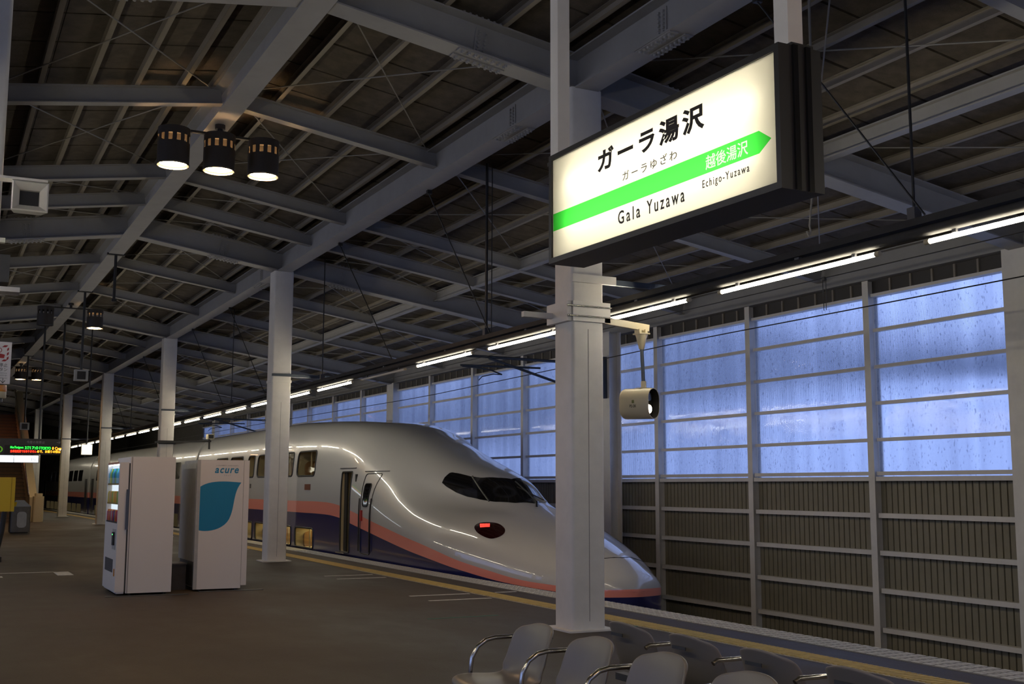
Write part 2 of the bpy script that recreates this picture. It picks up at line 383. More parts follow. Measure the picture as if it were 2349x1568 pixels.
# ---- window wall on the right
wr = struct('wall_right')
RZ = [4.05, 3.45, 2.86, 2.27]              # rails between the panes
LZ = [1.07, .48, -.11, -.72]               # rails on the siding below
ZS, ZP, ZG = 1.70, 4.60, 4.87              # sill, top of the panes, underside of the wall girder
def rib_sheet(y0, y1, z0, z1, x, pitch, d):
    m = MB(); n = max(1, int(round((y1 - y0) / pitch))); p = (y1 - y0) / n; pts = []
    for i in range(n):
        a = y0 + i * p; pts += [(x, a), (x, a + p * .80), (x + d, a + p * .86), (x + d, a + p * .97)]
    pts.append((x, y1))
    for i in range(len(pts) - 1):
        (xa, ya), (xb, yb) = pts[i], pts[i + 1]; m.add([(xa, ya, z0), (xb, yb, z0), (xb, yb, z1), (xa, ya, z1)], [(0, 1, 2, 3)])
    return m
win_n = 0
for k in range(-4, 17):
    ya, yb = Y0 + k * 3.05, Y0 + (k + 1) * 3.05
    a, b = ya + .07, yb - .07
    if k % 4 == 0: a = ya + .28
    if (k + 1) % 4 == 0: b = yb - .28
    if k >= -1:
        kind(rib_sheet(ya, yb, -1.3, ZS - .02, XW + .17, .122, .035).build('ribbed_siding', M['siding'], wr, fix=False), 'stuff')
    else:
        MB().box(XW + .17, XW + .2, ya, yb, -1.3, ZS).build('ribbed_siding', M['siding'], wr)
    for z in LZ: MB().ybox(XW + .05, XW + .17, a, b, z - .045, z + .03).build('siding_rail', M['steel'], wr)
    # glazed bay
    win_n += 1
    w = struct('window_%d' % win_n)
    tops = [ZP] + RZ; bots = RZ + [ZS - .02]
    for i in range(5):
        MB().box(XW + .155, XW + .161, ya + .03, yb - .03, bots[i], tops[i]).build('pane', M['pane'], w)
    for z in RZ: MB().ybox(XW + .07, XW + .15, a, b, z - .028, z + .028).build('glazing_rail', M['steel'], w)
    m = MB(); m.ybox(XW + .04, XW + .15, a, b, ZS, ZS + .06); m.ybox(XW + .02, XW + .2, a, b, ZS - .09, ZS - .02); m.build('sill', M['steel'], w)
    MB().ybox(XW + .05, XW + .2, a, b, ZP, ZP + .05).build('window_head', M['steel'], w)
    MB().box(XW + .14, XW + .18, ya, yb, ZP + .05, ZG + .02).build('vent_panel', M['vent'], w)
    if k >= -1:
        for j in range(1, 7):
            y = ya + j * 3.05 / 7; MB().box(XW + .11, XW + .14, y - .018, y + .018, ZP + .05, ZG).build('vent_divider', M['purlin'], w)
    # post between bays
    if k % 4 == 0:
        m = MB(); m.box(XW - .1, XW - .07, ya - .28, ya + .28, -1.3, ZG); m.box(XW - .07, XW + .3, ya - .2, ya + .2, -1.3, ZG); m.build('wall_column', M['steel'], wr)
    else:
        m = MB(); m.box(XW, XW + .012, ya - .066, ya + .066, -1.3, ZG); m.box(XW + .012, XW + .21, ya - .02, ya + .02, -1.3, ZG); m.box(XW + .2, XW + .21, ya - .066, ya + .066, -1.3, ZG)
        m.build('wall_post', M['steel'], wr)
for k in range(-2, 5):
    y0 = Y0 + k * S; m = MB(); m.ybox(XW - .06, XW + .2, y0, y0 + S, ZG, ZG + .016); m.ybox(XW + .05, XW + .065, y0, y0 + S, ZG, ZG + .42); m.ybox(XW - .06, XW + .2, y0, y0 + S, ZG + .42, ZG + .436)
    m.build('wall_girder', M['steel_roof'], wr)
MB().ybox(XW + .1, XW + .2, Y0 + 17 * 3.05, YB, -1.3, 5.4).build('blank_wall', M['wall'], wr)
MB().ybox(XW + .1, XW + .2, YA, Y0 - 4 * 3.05, -1.3, 5.4).build('blank_wall', M['siding'], wr)

# ---- wall on the far left (same build, seen by nobody in the photograph) and the dark far end
wl = struct('wall_left')
MB().ybox(-7.35, -7.2, YA, YB, -1.3, 1.7).build('siding', M['siding'], wl)
for k in range(-1, 4):
    y0 = Y0 + k * S
    if k > 1: MB().box(-7.35, -7.2, y0, y0 + S, 1.7, 4.6).build('blank_wall', M['wall'], wl)
    else: MB().box(-7.30, -7.294, y0, y0 + S, 1.7, 4.6).build('pane', M['pane'], wl)
    MB().box(-7.35, -7.0, y0 - .2, y0 + .2, -1.3, 5.2).build('wall_column', M['steel'], wl)
MB().ybox(-7.4, -7.2, YA, YB, 4.6, 5.4).build('header', M['wall'], wl)
MB().ybox(-7.35, -7.2, Y0 + 4 * S, YB, 1.7, 4.6).build('blank_wall', M['wall'], wl)
wb = struct('wall_back')
MB().box(-9, 16, YB, YB + .2, -1.5, 7.5).build('end_wall', M['wall'], wb)
wf = struct('added_wall_front')  # unseen end wall, added to cut the sky light from behind
MB().box(-9, 16, YA - .2, YA, -1.5, 1.7).build('end_wall', M['siding'], wf); MB().box(-9, 16, YA - .2, YA, 4.7, 7.5).build('end_wall_top', M['siding'], wf)
for i in range(7):
    x = -7.2 + i * 2.96; MB().box(x + .06, x + 2.9, YA - .16, YA - .1, 1.7, 4.7).build('sky_block_panel', M['siding'], wf) if i in (0, 1, 5, 6) else MB().box(x + .06, x + 2.9, YA - .12, YA - .114, 1.7, 4.7).build('pane', M['pane'], wf); MB().box(x - .06, x + .06, YA - .2, YA + .1, 1.7, 4.7).build('end_post', M['steel'], wf)  # a few panes left open to set the blue fill from behind

# ---- roof
ce = struct('ceiling')
def deckz(x): return mb(x) + ZT + .115
xs = [-7.4, -6.0, -4.6, -3.2, -1.8, -.4, 1.0, XR, 4.58, 5.96, 7.34, 8.72, 10.1, 11.48, 12.86, 13.9]
panels = []
ny = int((YB - YA) / .9)
for i in range(len(xs) - 1):
    for j in range(ny):
        panels.append((i, YA + j * .9))
def dist(p):
    xc = (xs[p[0]] + xs[p[0] + 1]) / 2; y = p[1] + .45
    d = Vector((xc, y, 4.8)); u = d.normalized(); c = u.dot(FW)
    if c < .84 or y < 3: return 1e6 + d.length
    return d.length
panels.sort(key=dist)
cache = {}
rest = MB()
for n, (i, y) in enumerate(panels):
    x0, x1 = xs[i], xs[i + 1]
    j = (hash((i, round(y * 10))) % 7 - 3) * .0012
    def pan(mm, yy):
        mm.hexa([(x0 + .004, yy + .018, deckz(x0) + j), (x1 - .004, yy + .018, deckz(x1) + j), (x1 - .004, yy + .882, deckz(x1) + j), (x0 + .004, yy + .882, deckz(x0) + j),
                 (x0 + .004, yy + .018, deckz(x0) + .03 + j), (x1 - .004, yy + .018, deckz(x1) + .03 + j), (x1 - .004, yy + .882, deckz(x1) + .03 + j), (x0 + .004, yy + .882, deckz(x0) + .03 + j)])
    if n < 300:
        if i not in cache:
            m = MB(); j = 0; pan(m, 0); cache[i] = m.mesh('roof_board', bend=False); o = obj('roof_board', cache[i], M['deck'], ce)
        else: o = obj('roof_board', cache[i], None, ce)
        o.location = (cv(y), y, (hash((i, round(y * 10))) % 7 - 3) * .0012)
    else: pan(rest, y)
kind(rest.build('roof_boards', M['deck'], ce), 'stuff')
m = MB()
for a, b in ((-7.6, XR), (XR, 14.1)):
    n = 30
    for i in range(n):
        ya, yb = YA + (YB - YA) * i / n, YA + (YB - YA) * (i + 1) / n
        m.hexa([(a, ya, deckz(a) + .04), (b, ya, deckz(b) + .04), (b, yb, deckz(b) + .04), (a, yb, deckz(a) + .04), (a, ya, deckz(a) + .09), (b, ya, deckz(b) + .09), (b, yb, deckz(b) + .09), (a, yb, deckz(a) + .09)])
m.build('roof_sheeting', M['vent'], ce)
# frame lines: main frames at the columns, lighter rafters between
mains = [Y0 + k * S for k in range(-1, NB + 1)]
secs = []
for k in range(-1, NB):
    secs += [Y0 + k * S + S / 3, Y0 + k * S + 2 * S / 3]
secs.append(20.87)
frames = sorted([(y, 1) for y in mains] + [(y, 0) for y in secs])
for y, mm in frames:
    for x0, x1 in ((-7.1, XR - .01), (XR + .01, XC), (XC, XW)):
        if x0 < -5 and y > 60: continue
        if mm:
            MB().ibeam((x0, y, mb(x0)), (x1, y, mb(x1)), ZT, .30, .018, .012).build('main_beam', M['steel_roof'], ce)
        else:
            e0, e1 = (x0 + (.02 if x0 > 0 else 0), x1 - .02)
            MB().ibeam((e0, y, mb(e0) + .17), (e1, y, mb(e1) + .17), .23, .15, .012, .01).build('rafter', M['steel_roof'], ce)
# girders along the platform
for k in range(-1, NB):
    y0 = Y0 + k * S; y1 = y0 + S
    def gird(name, x, z, d, b, ya, yb):
        m = MB(); c = x
        m.ybox(c - b / 2, c + b / 2, ya, yb, z, z + .018); m.ybox(c - .007, c + .007, ya, yb, z + .018, z + d - .018); m.ybox(c - b / 2, c + b / 2, ya, yb, z + d - .018, z + d)
        return m.build(name, M['steel_roof'], ce)
    gird('ridge_girder', XR, 6.33, .42, .30, y0, y1)
    gird('column_girder', XC, mb(XC) - .01, .42, .30, y0, y1)
    gird('column_girder', XL, mb(XL) - .01, .42, .30, y0, y1)
    fy = [f[0] for f in frames if y0 - .01 <= f[0] <= y1 + .01]
    for a, b in zip(fy[:-1], fy[1:]):
        gird('side_beam', 9.76, mb(9.76) + .18, .22, .14, a + .02, b - .02)
    # purlins
    for x in [XR - .57 * i for i in range(1, 12)] + [XR + .69 * i for i in range(1, 16)] + [XR + .16, XR - .16]:
        if abs(x - XC) < .2 or x > XW: continue
        if x < -1.5 and k > 1: continue
        z = mb(x) + ZT; s_ = -1 if x > XR else 1
        m = MB(); m.ybox(x - .03, x + .03, y0, y1, z, z + .004); m.ybox(x - .03 * s_ - .002, x - .03 * s_ + .002, y0, y1, z, z + .11); m.ybox(x - .03, x + .03, y0, y1, z + .106, z + .11)
        m.build('purlin', M['purlin'], ce)
    # cleats that hold the purlins on the frames, and crossed tie rods
    if k <= 2:
        m = MB()
        for y in fy[:-1]:
            for x in [XR - .57 * i for i in range(1, 6)] + [XR + .69 * i for i in range(1, 15)]:
                if abs(x - XC) < .25: continue
                z = mb(x) + ZT
                m.add([(x + .035, y, z), (x + .035, y + .14, z), (x + .035, y, z + .10), (x + .04, y, z), (x + .04, y + .14, z), (x + .04, y, z + .10)], [(0, 1, 2), (3, 5, 4), (0, 2, 5, 3), (0, 3, 4, 1), (1, 4, 5, 2)])
                m.add([(x + .035, y, z), (x + .035, y - .14, z), (x + .035, y, z + .10), (x + .04, y, z), (x + .04, y - .14, z), (x + .04, y, z + .10)], [(0, 2, 1), (3, 4, 5), (0, 3, 5, 2), (0, 1, 4, 3), (1, 2, 5, 4)])
        kind(m.build('purlin_cleats', M['purlin'], ce), 'stuff')
    for a, b in zip(fy[:-1], fy[1:]):
        if a > 50: continue
        for x0, x1 in ((XL + .25, XR - .2), (XR + .2, XC - .2), (XC + .2, 9.66), (9.86, XW - .1)):
            z0, z1 = mb(x0) + ZT - .03, mb(x1) + ZT - .03
            MB().cyl((x0, a + .1, z0), (x1, b - .1, z1), .009, n=6).build('tie_rod', M['rod'], ce, smooth=.8)
            MB().cyl((x1, a + .1, z1 + .025), (x0, b - .1, z0 + .025), .009, n=6).build('tie_rod', M['rod'], ce, smooth=.8)
# bolted splice plates
bolt_me = MB().cyl((0, 0, 0), (0, 0, -.022), .019, .015, n=8).mesh('bolt', .6, bend=False)
def splice(base, ax, sd, nrm, L, W, rows, cols, gap=0.0):
    """plate of size L x W lying on a surface at base; bolts on its face (nrm = outward)"""
    base = Vector(base); ax = Vector(ax).normalized(); nrm = Vector(nrm).normalized(); sd = nrm.cross(ax)
    m = MB(); c = base + nrm * .006; q = []
    for dz in (-.006, .006):
        for u, v in ((-1, -1), (1, -1), (1, 1), (-1, 1)): q.append(c + ax * (u * L / 2) + sd * (v * W / 2) + nrm * dz)
    p = MB().hexa(q).build('splice_plate', M['steel_roof'], ce)
    R = Matrix((ax, sd, nrm)).transposed() if False else None
    quat = (-nrm).to_track_quat('-Z', 'Y') if False else nrm.to_track_quat('-Z', 'Y')
    for i in range(cols):
        for j in range(rows):
            u = (i + .5) / cols - .5; v = (j + .5) / rows - .5
            if gap and abs(v) < gap: continue
            o = obj('bolt', bolt_me, None if bolt_me.materials else M['steel_roof'], p)
            o.location = c + nrm * .006 + ax * (u * L * .94) + sd * (v * W * .86); o.rotation_mode = 'QUATERNION'; o.rotation_quaternion = quat
    return p
def splice_set(y, x, left):
    d = Vector((1, 0, -.15 if x > XR else .15)).normalized(); n = Vector((.15, 0, 1)).normalized()
    for s_ in (-1, 1):
        splice((x, y + s_ * .088, mb(x) - .001), d, None, -n, .62, .10, 2, 8)
        splice((x, y + s_ * .088, mb(x) + ZT + .001), d, None, n, .62, .10, 2, 8)
    splice((x, y - .007, mb(x) + ZT / 2), d, None, (0, -1, 0), .16, .30, 6, 2)
for y in (Y0, Y0 + S): splice_set(y, 5.05, 0); splice_set(y, 1.35, 1); splice_set(y, 7.6, 0)
def splice_girder(x, y):
    z = mb(XC) - .01
    for s_ in (-1, 1):
        splice((x + s_ * .088, y, z - .001), (0, 1, 0), None, (0, 0, -1), .62, .10, 2, 8)
        splice((x + s_ * .088, y, z + .019), (0, 1, 0), None, (0, 0, 1), .62, .08, 1, 8)
    splice((x - .008, y, z + .21), (0, 1, 0), None, (-1, 0, 0), .16, .30, 6, 2)
splice_girder(XC, 12.3); splice_girder(XC, 9.0); splice_girder(XC, 24.5)

# ================================================================== PLATFORM COLUMNS
ords = ['nearest', 'second', 'third', 'fourth', 'fifth', 'sixth']
where = ['behind the grey chairs, carrying the signal lamp', 'between the vending machines and the train door', 'behind the white vending machines',
         'left of the lit vending machine, far down the platform', 'right of the departure board, far away', 'farthest off, beside the staircase']
def column(x, k, label):
    y = Y0 + k * S; t = thing('steel_column', label, 'column', (x, y, 0), 'white steel columns along the platform')
    out = rrect(.40, .40, .035, 4)
    m = MB(); m.prism(out, (x, y, 0), (1, 0, 0), (0, 1, 0), (0, 0, 1), mb(x)); m.build('shaft', M['steel'], t, smooth=.7)
    m = MB(); m.prism(rrect(.58, .58, .02, 2), (x, y, 0), (1, 0, 0), (0, 1, 0), (0, 0, 1), .018); m.build('base_plinth', M['steel'], t)
    m = MB(); m.box(x - .003, x + .003, y - .204, y - .199, .1, 3.2); m.build('seam', M['steel_roof'], t)
    if k:                                # clamp ring that carries the light arm
        m = MB(); m.prism(rrect(.43, .43, .04, 3), (x, y, 3.6), (1, 0, 0), (0, 1, 0), (0, 0, 1), .05); m.build('clamp_band', M['steel'], t, smooth=.7)
    return t
for k in range(6): column(XC, k, '%s white steel column of the row by the train, %s' % (ords[k], where[k]))
column(XL, 0, 'white steel column cut by the left edge of the photo')

# ================================================================== LIGHT TRAY AND FLUORESCENT LAMPS
TXR = 7.0
def tray(x, lab):
    t = thing('lighting_duct', lab, 'duct', (x, 0, 3.5))
    m = MB(); m.ybox(x - .05, x + .05, -6, 76, 3.60, 3.66, 3.05); m.build('channel', M['duct'], t)
    m = MB(); ys = [-6 + 82 * i / 40 for i in range(41)]; m.tube([(x, y, 3.545) for y in ys], .042, 10); m.build('conduit', M['duct'], t, smooth=.8)
    m = MB(); m.tube([(x + .12, y, 3.69) for y in ys], .018, 6); m.build('cable', M['black'], t, smooth=.8)
    y = -5.5
    m = MB()
    while y < 75:
        m.box(x - .02, x + .02, y - .03, y + .03, 3.58, 3.61); y += 2.69
    kind(m.build('brackets', M['galv'], t), 'stuff')
    return t
tray(TXR, 'dark lighting duct running above the platform edge beside the train')
tray(-.6, 'unseen dark lighting duct added above the opposite platform edge')  # unseen duct, added to carry the extra tubes
lab = ['lit fluorescent tube at the right edge of the photo', 'long lit fluorescent tube above the right window bays', 'lit fluorescent tube above the signal lamp', 'lit fluorescent tube partly behind the nearest column',
       'lit fluorescent tube above the overhead wire bracket', 'unlit grey fluorescent tube over the train roof', 'lit fluorescent tube just right of the second column', 'lit fluorescent tube crossed by the second column',
       'lit fluorescent tube just left of the second column']
def lamp(x, y0, y1, lit, label, grp):
    t = thing('fluorescent_lamp', label, 'lamp', (x, y0, 3.46), grp)
    m = MB(); m.cyl((x, y0 + .05, 3.455), (x, y1 - .05, 3.455), .020, n=8); m.build('tube', M['tube'] if lit else M['tubeoff'], t, smooth=.8)
    for ya in (y0, y1 - .05): MB().cyl((x, ya, 3.455), (x, ya + .05, 3.455), .022, n=12).build('end_cap', M['cream'], t, smooth=.8)
    for ya in (y0 + .3, y1 - .3): MB().box(x - .012, x + .012, ya - .02, ya + .02, 3.476, 3.505).build('lamp_clip', M['galv'], t)
    return t
ORD = ['first', 'second', 'third', 'fourth', 'fifth', 'sixth', 'seventh', 'eighth', 'ninth', 'tenth', 'eleventh', 'twelfth', 'thirteenth', 'fourteenth', 'fifteenth', 'sixteenth', 'seventeenth', 'eighteenth', 'nineteenth', 'twentieth']
names = {0: lab[0], 1: lab[1], 2: lab[2], 3: lab[3], 4: lab[4], 5: lab[5], 6: lab[6], 7: lab[7], 8: lab[8]}
y = 4.25 - 2.69 * 3  # leading tubes are unseen, added behind the camera as light sources
while y < 74:
    i = int(round((y - 4.25) / 2.69))
    l = names.get(i, '%s lit fluorescent tube left of the second column, over the far train' % ORD[i - 8] if i >= 0 else 'unseen fluorescent tube added for light on the train side duct behind the camera')
    lamp(TXR, y, y + 2.2, i != 5, l, 'fluorescent tubes along the platform edge'); y += 2.69
y = -4  # unseen row of tubes, added only as light sources
while y < 34:
    lamp(-.6, y, y + 2.2, True, 'unseen fluorescent tube added for light along the opposite platform edge', 'unseen tubes added along the opposite edge'); y += 2.69
# arms, hanging rods and stay wires of the duct
for k in range(0, 5):
    yk = Y0 + k * S
    t = thing('light_arm', 'dark flat arm from the %s column to the lighting duct' % ords[k], 'bracket', (XC + .2, yk - .12, 3.66), 'arms holding the lighting duct')
    MB().beam((XC + .215, yk - .14, 3.75), (TXR + .35, yk - .14, 3.75), .05, .06).build('arm', M['mast'], t)
    MB().beam((XC - .21, yk - .225, 3.75), (XC + (.34 if k == 0 else .22), yk - .225, 3.75), .03, .09 if k == 0 else .05).build('clamp_plate', M['steel'] if k == 0 else M['mast'], t)
for i, y in enumerate((6.55, 14.58, 22.3, 30.1, 38.0, 46.0, 54.0)):
    t = thing('hanging_rod', '%s black rod hanging from the roof to the lighting duct' % (['rightmost', 'thick double', 'thin', 'fourth', 'fifth', 'sixth', 'farthest'][i]), 'rod', (TXR, y, 3.66), 'rods carrying the lighting duct')
    zt = mb(TXR) + ZT
    MB().cyl((TXR, y, 3.76), (TXR, y, zt), .022 if i == 1 else .012, n=8).build('rod', M['black'], t, smooth=.8)
    if i == 1: MB().cyl((TXR + .06, y - .05, 3.67), (TXR + .06, y - .05, zt), .008, n=6).build('cable', M['black'], t, smooth=.8)
    MB().box(TXR - .04, TXR + .04, y - .04, y + .04, 3.66, 3.76).build('clamp', M['galv'], t)
for i, (yg, yt) in enumerate(((7.7, 6.6), (15.32, 14.62), (19.48, 18.5), (27.99, 26.9), (32.38, 31.2), (40.2, 39.0), (48.0, 47.0))):
    t = thing('stay_wire', '%s slanting stay wire from the column girder down to the lighting duct' % (['first', 'second', 'third', 'fourth', 'fifth', 'sixth', 'farthest'][i]), 'wire', (XC + .12, yg, mb(XC)), 'stay wires of the lighting duct')
    MB().cyl((XC + .12, yg, mb(XC) - .06), (TXR, yt - .16, 3.68), .009, n=6).build('wire', M['black'], t, smooth=.8)
    m = MB(); m.box(XC + .09, XC + .16, yg - .03, yg + .03, mb(XC) - .07, mb(XC) + .03); m.build('clamp', M['black'], t)
t = thing('hanging_rod', 'white rod with a knob hanging beside the name board', 'rod', (7.0, 7.7, 4.6))
MB().cyl((7.0, 7.7, 4.62), (7.0, 7.7, mb(7.0) + ZT), .012, n=8).build('rod', M['rod'], t, smooth=.8)
MB().lathe([(.001, -.07), (.03, -.05), (.04, 0), (.02, .05), (.012, .09)], (7, 7.7, 4.6), 12).build('knob', M['rod'], t, smooth=1)
t = thing('hanging_rod', 'thin white hook rod hanging from the beam below the name board', 'rod', (9.71, 10.7, 5.3))
MB().tube([(9.71, 10.7, mb(9.71)), (9.62, 10.7, 4.75), (9.64, 10.7, 4.68), (9.60, 10.7, 4.62), (9.57, 10.7, 4.68)], .012, 6).build('rod', M['rod'], t, smooth=.8)

# ================================================================== WARM CAN LAMPS UNDER THE RIDGE
def can(parent, x, y, z, lit):
    r = .208; h = .50; n = 24
    # shell with slots near the top: rows of quads, some left open
    m = MB(); zs = [0, .28, .30, .40, .42, h]
    def ring(rr, zz): return [(x + rr * math.cos(2 * math.pi * i / n), y + rr * math.sin(2 * math.pi * i / n), z + zz) for i in range(n)]
    for rr in (r, r - .006):
        base = len(m.v); m.v += [p for zz in zs for p in ring(rr, zz)]
        for a in range(len(zs) - 1):
            for i in range(n):
                if a == 2 and i % 2 == 0: continue
                m.f.append((base + a * n + i, base + a * n + (i + 1) % n, base + (a + 1) * n + (i + 1) % n, base + (a + 1) * n + i))
    m.add(ring(r, h), [tuple(range(n))])
    c = m.build('can', M['canpaint'], parent, smooth=.7, fix=False)
    MB().lathe([(r - .006, 0), (r + .004, 0), (r + .004, .02), (r - .006, .02)], (x, y, z), 24, True).build('rim', M['chrome'] if lit else M['black'], c, smooth=.5)
    m = MB(); m.lathe([(.001, .07), (.10, .07), (.16, .055), (.175, .03)], (x, y, z), 24); m.build('lamp', M['can'] if lit else M['darkmetal'], c, smooth=1, fix=False)
    return c
def can_lamp(y, cans, label, x=XR, zoff=0.0):
    t = thing('ceiling_lamp', label, 'lamp', (x, y, 6.3), 'black can lamps under the ridge')
    zb = 5.69 + zoff
    MB().beam((x - .62, y, zb + .50), (x + .62, y, zb + .50), .05, .03).build('bar', M['black'], t)
    m = MB(); m.cyl((x, y, zb + .5), (x, y, 6.33), .035, n=10); m.cyl((x, y, 6.27), (x, y, 6.33), .07, n=12); m.build('stem', M['black'], t, smooth=.8)
    for i, (dx, lit) in enumerate(cans): can(t, x + dx, y, zb, lit)
    return t
can_lamp(15.0, ((-.60, True), (0, True), (.60, True)), 'black lamp with three lit warm cans under the ridge beam')
can_lamp(32.0, ((-.62, False), (.62, True)), 'second black ceiling lamp, left can dark and right can lit', x=XR - .1)
can_lamp(49.0, ((-.60, True), (0, True), (.60, True)), 'farthest warm can lamp beside the emergency sign')
can_lamp(-2.0, ((-.60, True), (0, True), (.60, True)), 'unseen warm can lamp added above and behind the camera')  # unseen lamp, added for warm light from behind

# boxes and rods hanging from the ridge
def hung_box(y, ztop, zb, label, box=True, x=XR):
    t = thing('hanging_speaker' if box else 'hanging_rod', label, 'speaker' if box else 'rod', (x, y, zb))
    MB().box(x - .18, x + .18, y - .05, y + .05, ztop - .02, ztop + .02).build('top_plate', M['black'], t)
    MB().cyl((x, y, zb + (.25 if box else 0)), (x, y, ztop), .03, n=8).build('pole', M['black'], t, smooth=.8)
    if box:
        m = MB(); m.box(x - .16, x + .16, y - .1, y + .1, zb, zb + .27); m.build('housing', M['vendgrey'], t)
        m = MB(); m.box(x - .1, x + .1, y - .115, y - .1, zb + .03, zb + .23); m.build('mouth', M['black'], t)
    else:
        MB().box(x - .05, x + .05, y - .04, y + .04, zb, zb + .06).build('socket', M['black'], t)
hung_box(24.7, 6.33, 5.32, 'short black rod hanging from the ridge beyond the can lamp', False)
hung_box(29.9, 6.33, 4.08, 'small speaker on a long black pole under the ridge')
hung_box(46.0, 6.33, 3.55, 'far small speaker on a pole by the staircase')

# ================================================================== STATION NAME BOARD
SX, SY0, SY1, SZ0, SZ1 = 3.08, 3.60, 5.54, 2.775, 3.345
def tz(y): return .0137 * (y - 4.57)                     # the board hangs very slightly out of level
sg = thing('station_name_board', 'large backlit station name board with a green arrow band', 'sign', (3.18, 4.57, 2.75))
def sbox(x0, x1, y0, y1, z0, z1):
    return MB().hexa([(x0, y0, z0 + tz(y0)), (x1, y0, z0 + tz(y0)), (x1, y1, z0 + tz(y1)), (x0, y1, z0 + tz(y1)), (x0, y0, z1 + tz(y0)), (x1, y0, z1 + tz(y0)), (x1, y1, z1 + tz(y1)), (x0, y1, z1 + tz(y1))])
fr = MB()
XB = 3.30
for (a, b, c, d, e, f) in ((SX - .012, XB, SY0 - .03, SY1 + .03, SZ0 - .03, SZ0), (SX - .012, XB, SY0 - .03, SY1 + .03, SZ1, SZ1 + .03),
                           (SX - .012, XB, SY0 - .03, SY0, SZ0, SZ1), (SX - .012, XB, SY1, SY1 + .03, SZ0, SZ1)):
    q = sbox(a, b, c, d, e, f); fr.add(q.v, q.f)
fr.build('frame', M['black'], sg)
m = MB(); q = sbox(SX + .06, SX + .085, SY0 - .042, SY0 - .03, SZ0 - .03, SZ1 + .03); m.add(q.v, q.f); q = sbox(SX + .13, SX + .155, SY0 - .042, SY0 - .03, SZ0 - .03, SZ1 + .03); m.add(q.v, q.f); m.build('end_rib', M['blackgloss'], sg)
face = sbox(SX, SX + .004, SY0, SY1, SZ0, SZ1).build('face', M['signface'], sg)
sbox(XB - .02, XB - .016, SY0, SY1, SZ0, SZ1).build('rear_face', M['signface'], sg)
lampm = emat('name_board_tube', (1, .94, .80), BOX_POWER)
for zz in (2.95, 3.17):
    MB().cyl((3.185, SY0 + .12, zz + tz(SY0)), (3.185, SY1 - .12, zz + tz(SY1)), .016, n=10).build('inner_tube', lampm, sg, smooth=.8)
inner = MB(); q = sbox(SX + .01, XB - .03, SY0 + .001, SY1 - .001, SZ0 + .001, SZ0 + .004); inner.add(q.v, q.f); q = sbox(SX + .01, XB - .03, SY0 + .001, SY1 - .001, SZ1 - .004, SZ1 - .001); inner.add(q.v, q.f)
inner.build('reflector_lining', M['vendwhite'], sg)
# lettering and band on the face (viewer's left is +Y)
slope = Vector((0, -1, -.0137)).normalized(); EXs = tuple(slope); EZ = (0, .0, 1)
gfilm = film('green_film', (.045, .56, .065)); kfilm = film('black_film', (.02, .018, .016)); wfilm = mat('white_letter', (.8, .8, .75), .5)
band = [(5.535, 2.93), (3.72, 2.93), (3.64, 2.977), (3.72, 3.03), (5.535, 3.03)]
m = MB(); n = len(band); m.add([(SX - .0015, a, b + tz(a)) for a, b in band], [tuple(range(n))]); bo = m.build('green_band', gfilm, face, fix=False)
def stext(name, body, ya, yb, z0, z1, mt, bold, sp, off=.003, split=0):
    o = (SX - off, ya, z0 + tz(ya)); return text(name, body, o, EXs, EZ, ya - yb, z1 - z0, mt, face, .0008, bold, sp, 0.0, split)
stext('lettering', 'ガーラ湯沢', 5.045, 4.10, 3.148, 3.275, M['ink'], .034, 1.3, split=5)
stext('lettering', 'ガーラゆざわ', 4.80, 4.32, 3.055, 3.105, M['ink'], .004, 1.45, split=6)
stext('lettering', 'Gala', 4.846, 4.640, 2.835, 2.905, M['ink'], .013, 1.4); stext('lettering', 'Yuzawa', 4.582, 4.264, 2.835, 2.905, M['ink'], .013, 1.4)
stext('lettering', 'Echigo-Yuzawa', 4.124, 3.787, 2.855, 2.903, M['ink'], .009, 1.35)
# white characters before the green film; their own glow stands in for backlight
lw = translucent('white_letter_acrylic', (.98, .97, .92))
stext('lettering', '越後湯沢', 4.097, 3.793, 2.945, 3.012, emat('white_letter_glow', (1, .97, .86), .95, False), .01, 1.0, split=4)
for y, l in ((5.67, 'far'), (3.655, 'near')):
    MB().box(3.16, 3.24, y - .045, y + .045, 3.36 if y < 5 else 3.38, 6.34).build('hanger_post', M['steel'], sg)
q = MB(); q.box(3.14, 3.26, 5.5, 5.72, 3.375, 3.40); q.box(3.14, 3.26, 3.57, 3.72, 3.36, 3.375); q.build('hanger_foot', M['black'], sg)

# ================================================================== SIGNAL LAMP ON THE NEAREST COLUMN
sl = thing('signal_lamp', 'cream oval signal lamp with one lit white light, hung beside the nearest column', 'signal', (6.95, 10.45, 2.25))
m = MB(); m.box(XC - .20, XC + .27, Y0 - .225, Y0 - .205, 3.28, 3.50); m.box(XC - .26, XC - .205, Y0 - .2, Y0 + .26, 3.28, 3.50); m.build('clamp_plate', M['steel'], sl)
for z in (3.335, 3.445):
    MB().cyl((XC - .28, Y0 - .235, z), (XC + .28, Y0 - .235, z), .009, n=8).build('clamp_rod', M['chrome'], sl, smooth=.8)
MB().box(XC - .62, XC - .26, Y0 + .12, Y0 + .18, 3.34, 3.40).build('rear_arm', M['steel'], sl)
MB().beam((XC + .2, 10.5, 3.31), (7.05, 10.5, 3.26), .05, .075).build('arm', M['cream'], sl)
m = MB(); m.box(6.89, 7.03, 10.43, 10.57, 3.185, 3.20); m.box(6.90, 6.93, 10.45, 10.55, 3.2, 3.24); m.box(6.98, 7.01, 10.45, 10.55, 3.2, 3.24); m.lathe([(.07, 0), (.055, -.05), (.03, -.16), (.024, -.17)], (6.96, 10.5, 3.185), 14); m.build('socket', M['cream'], sl, smooth=.7)
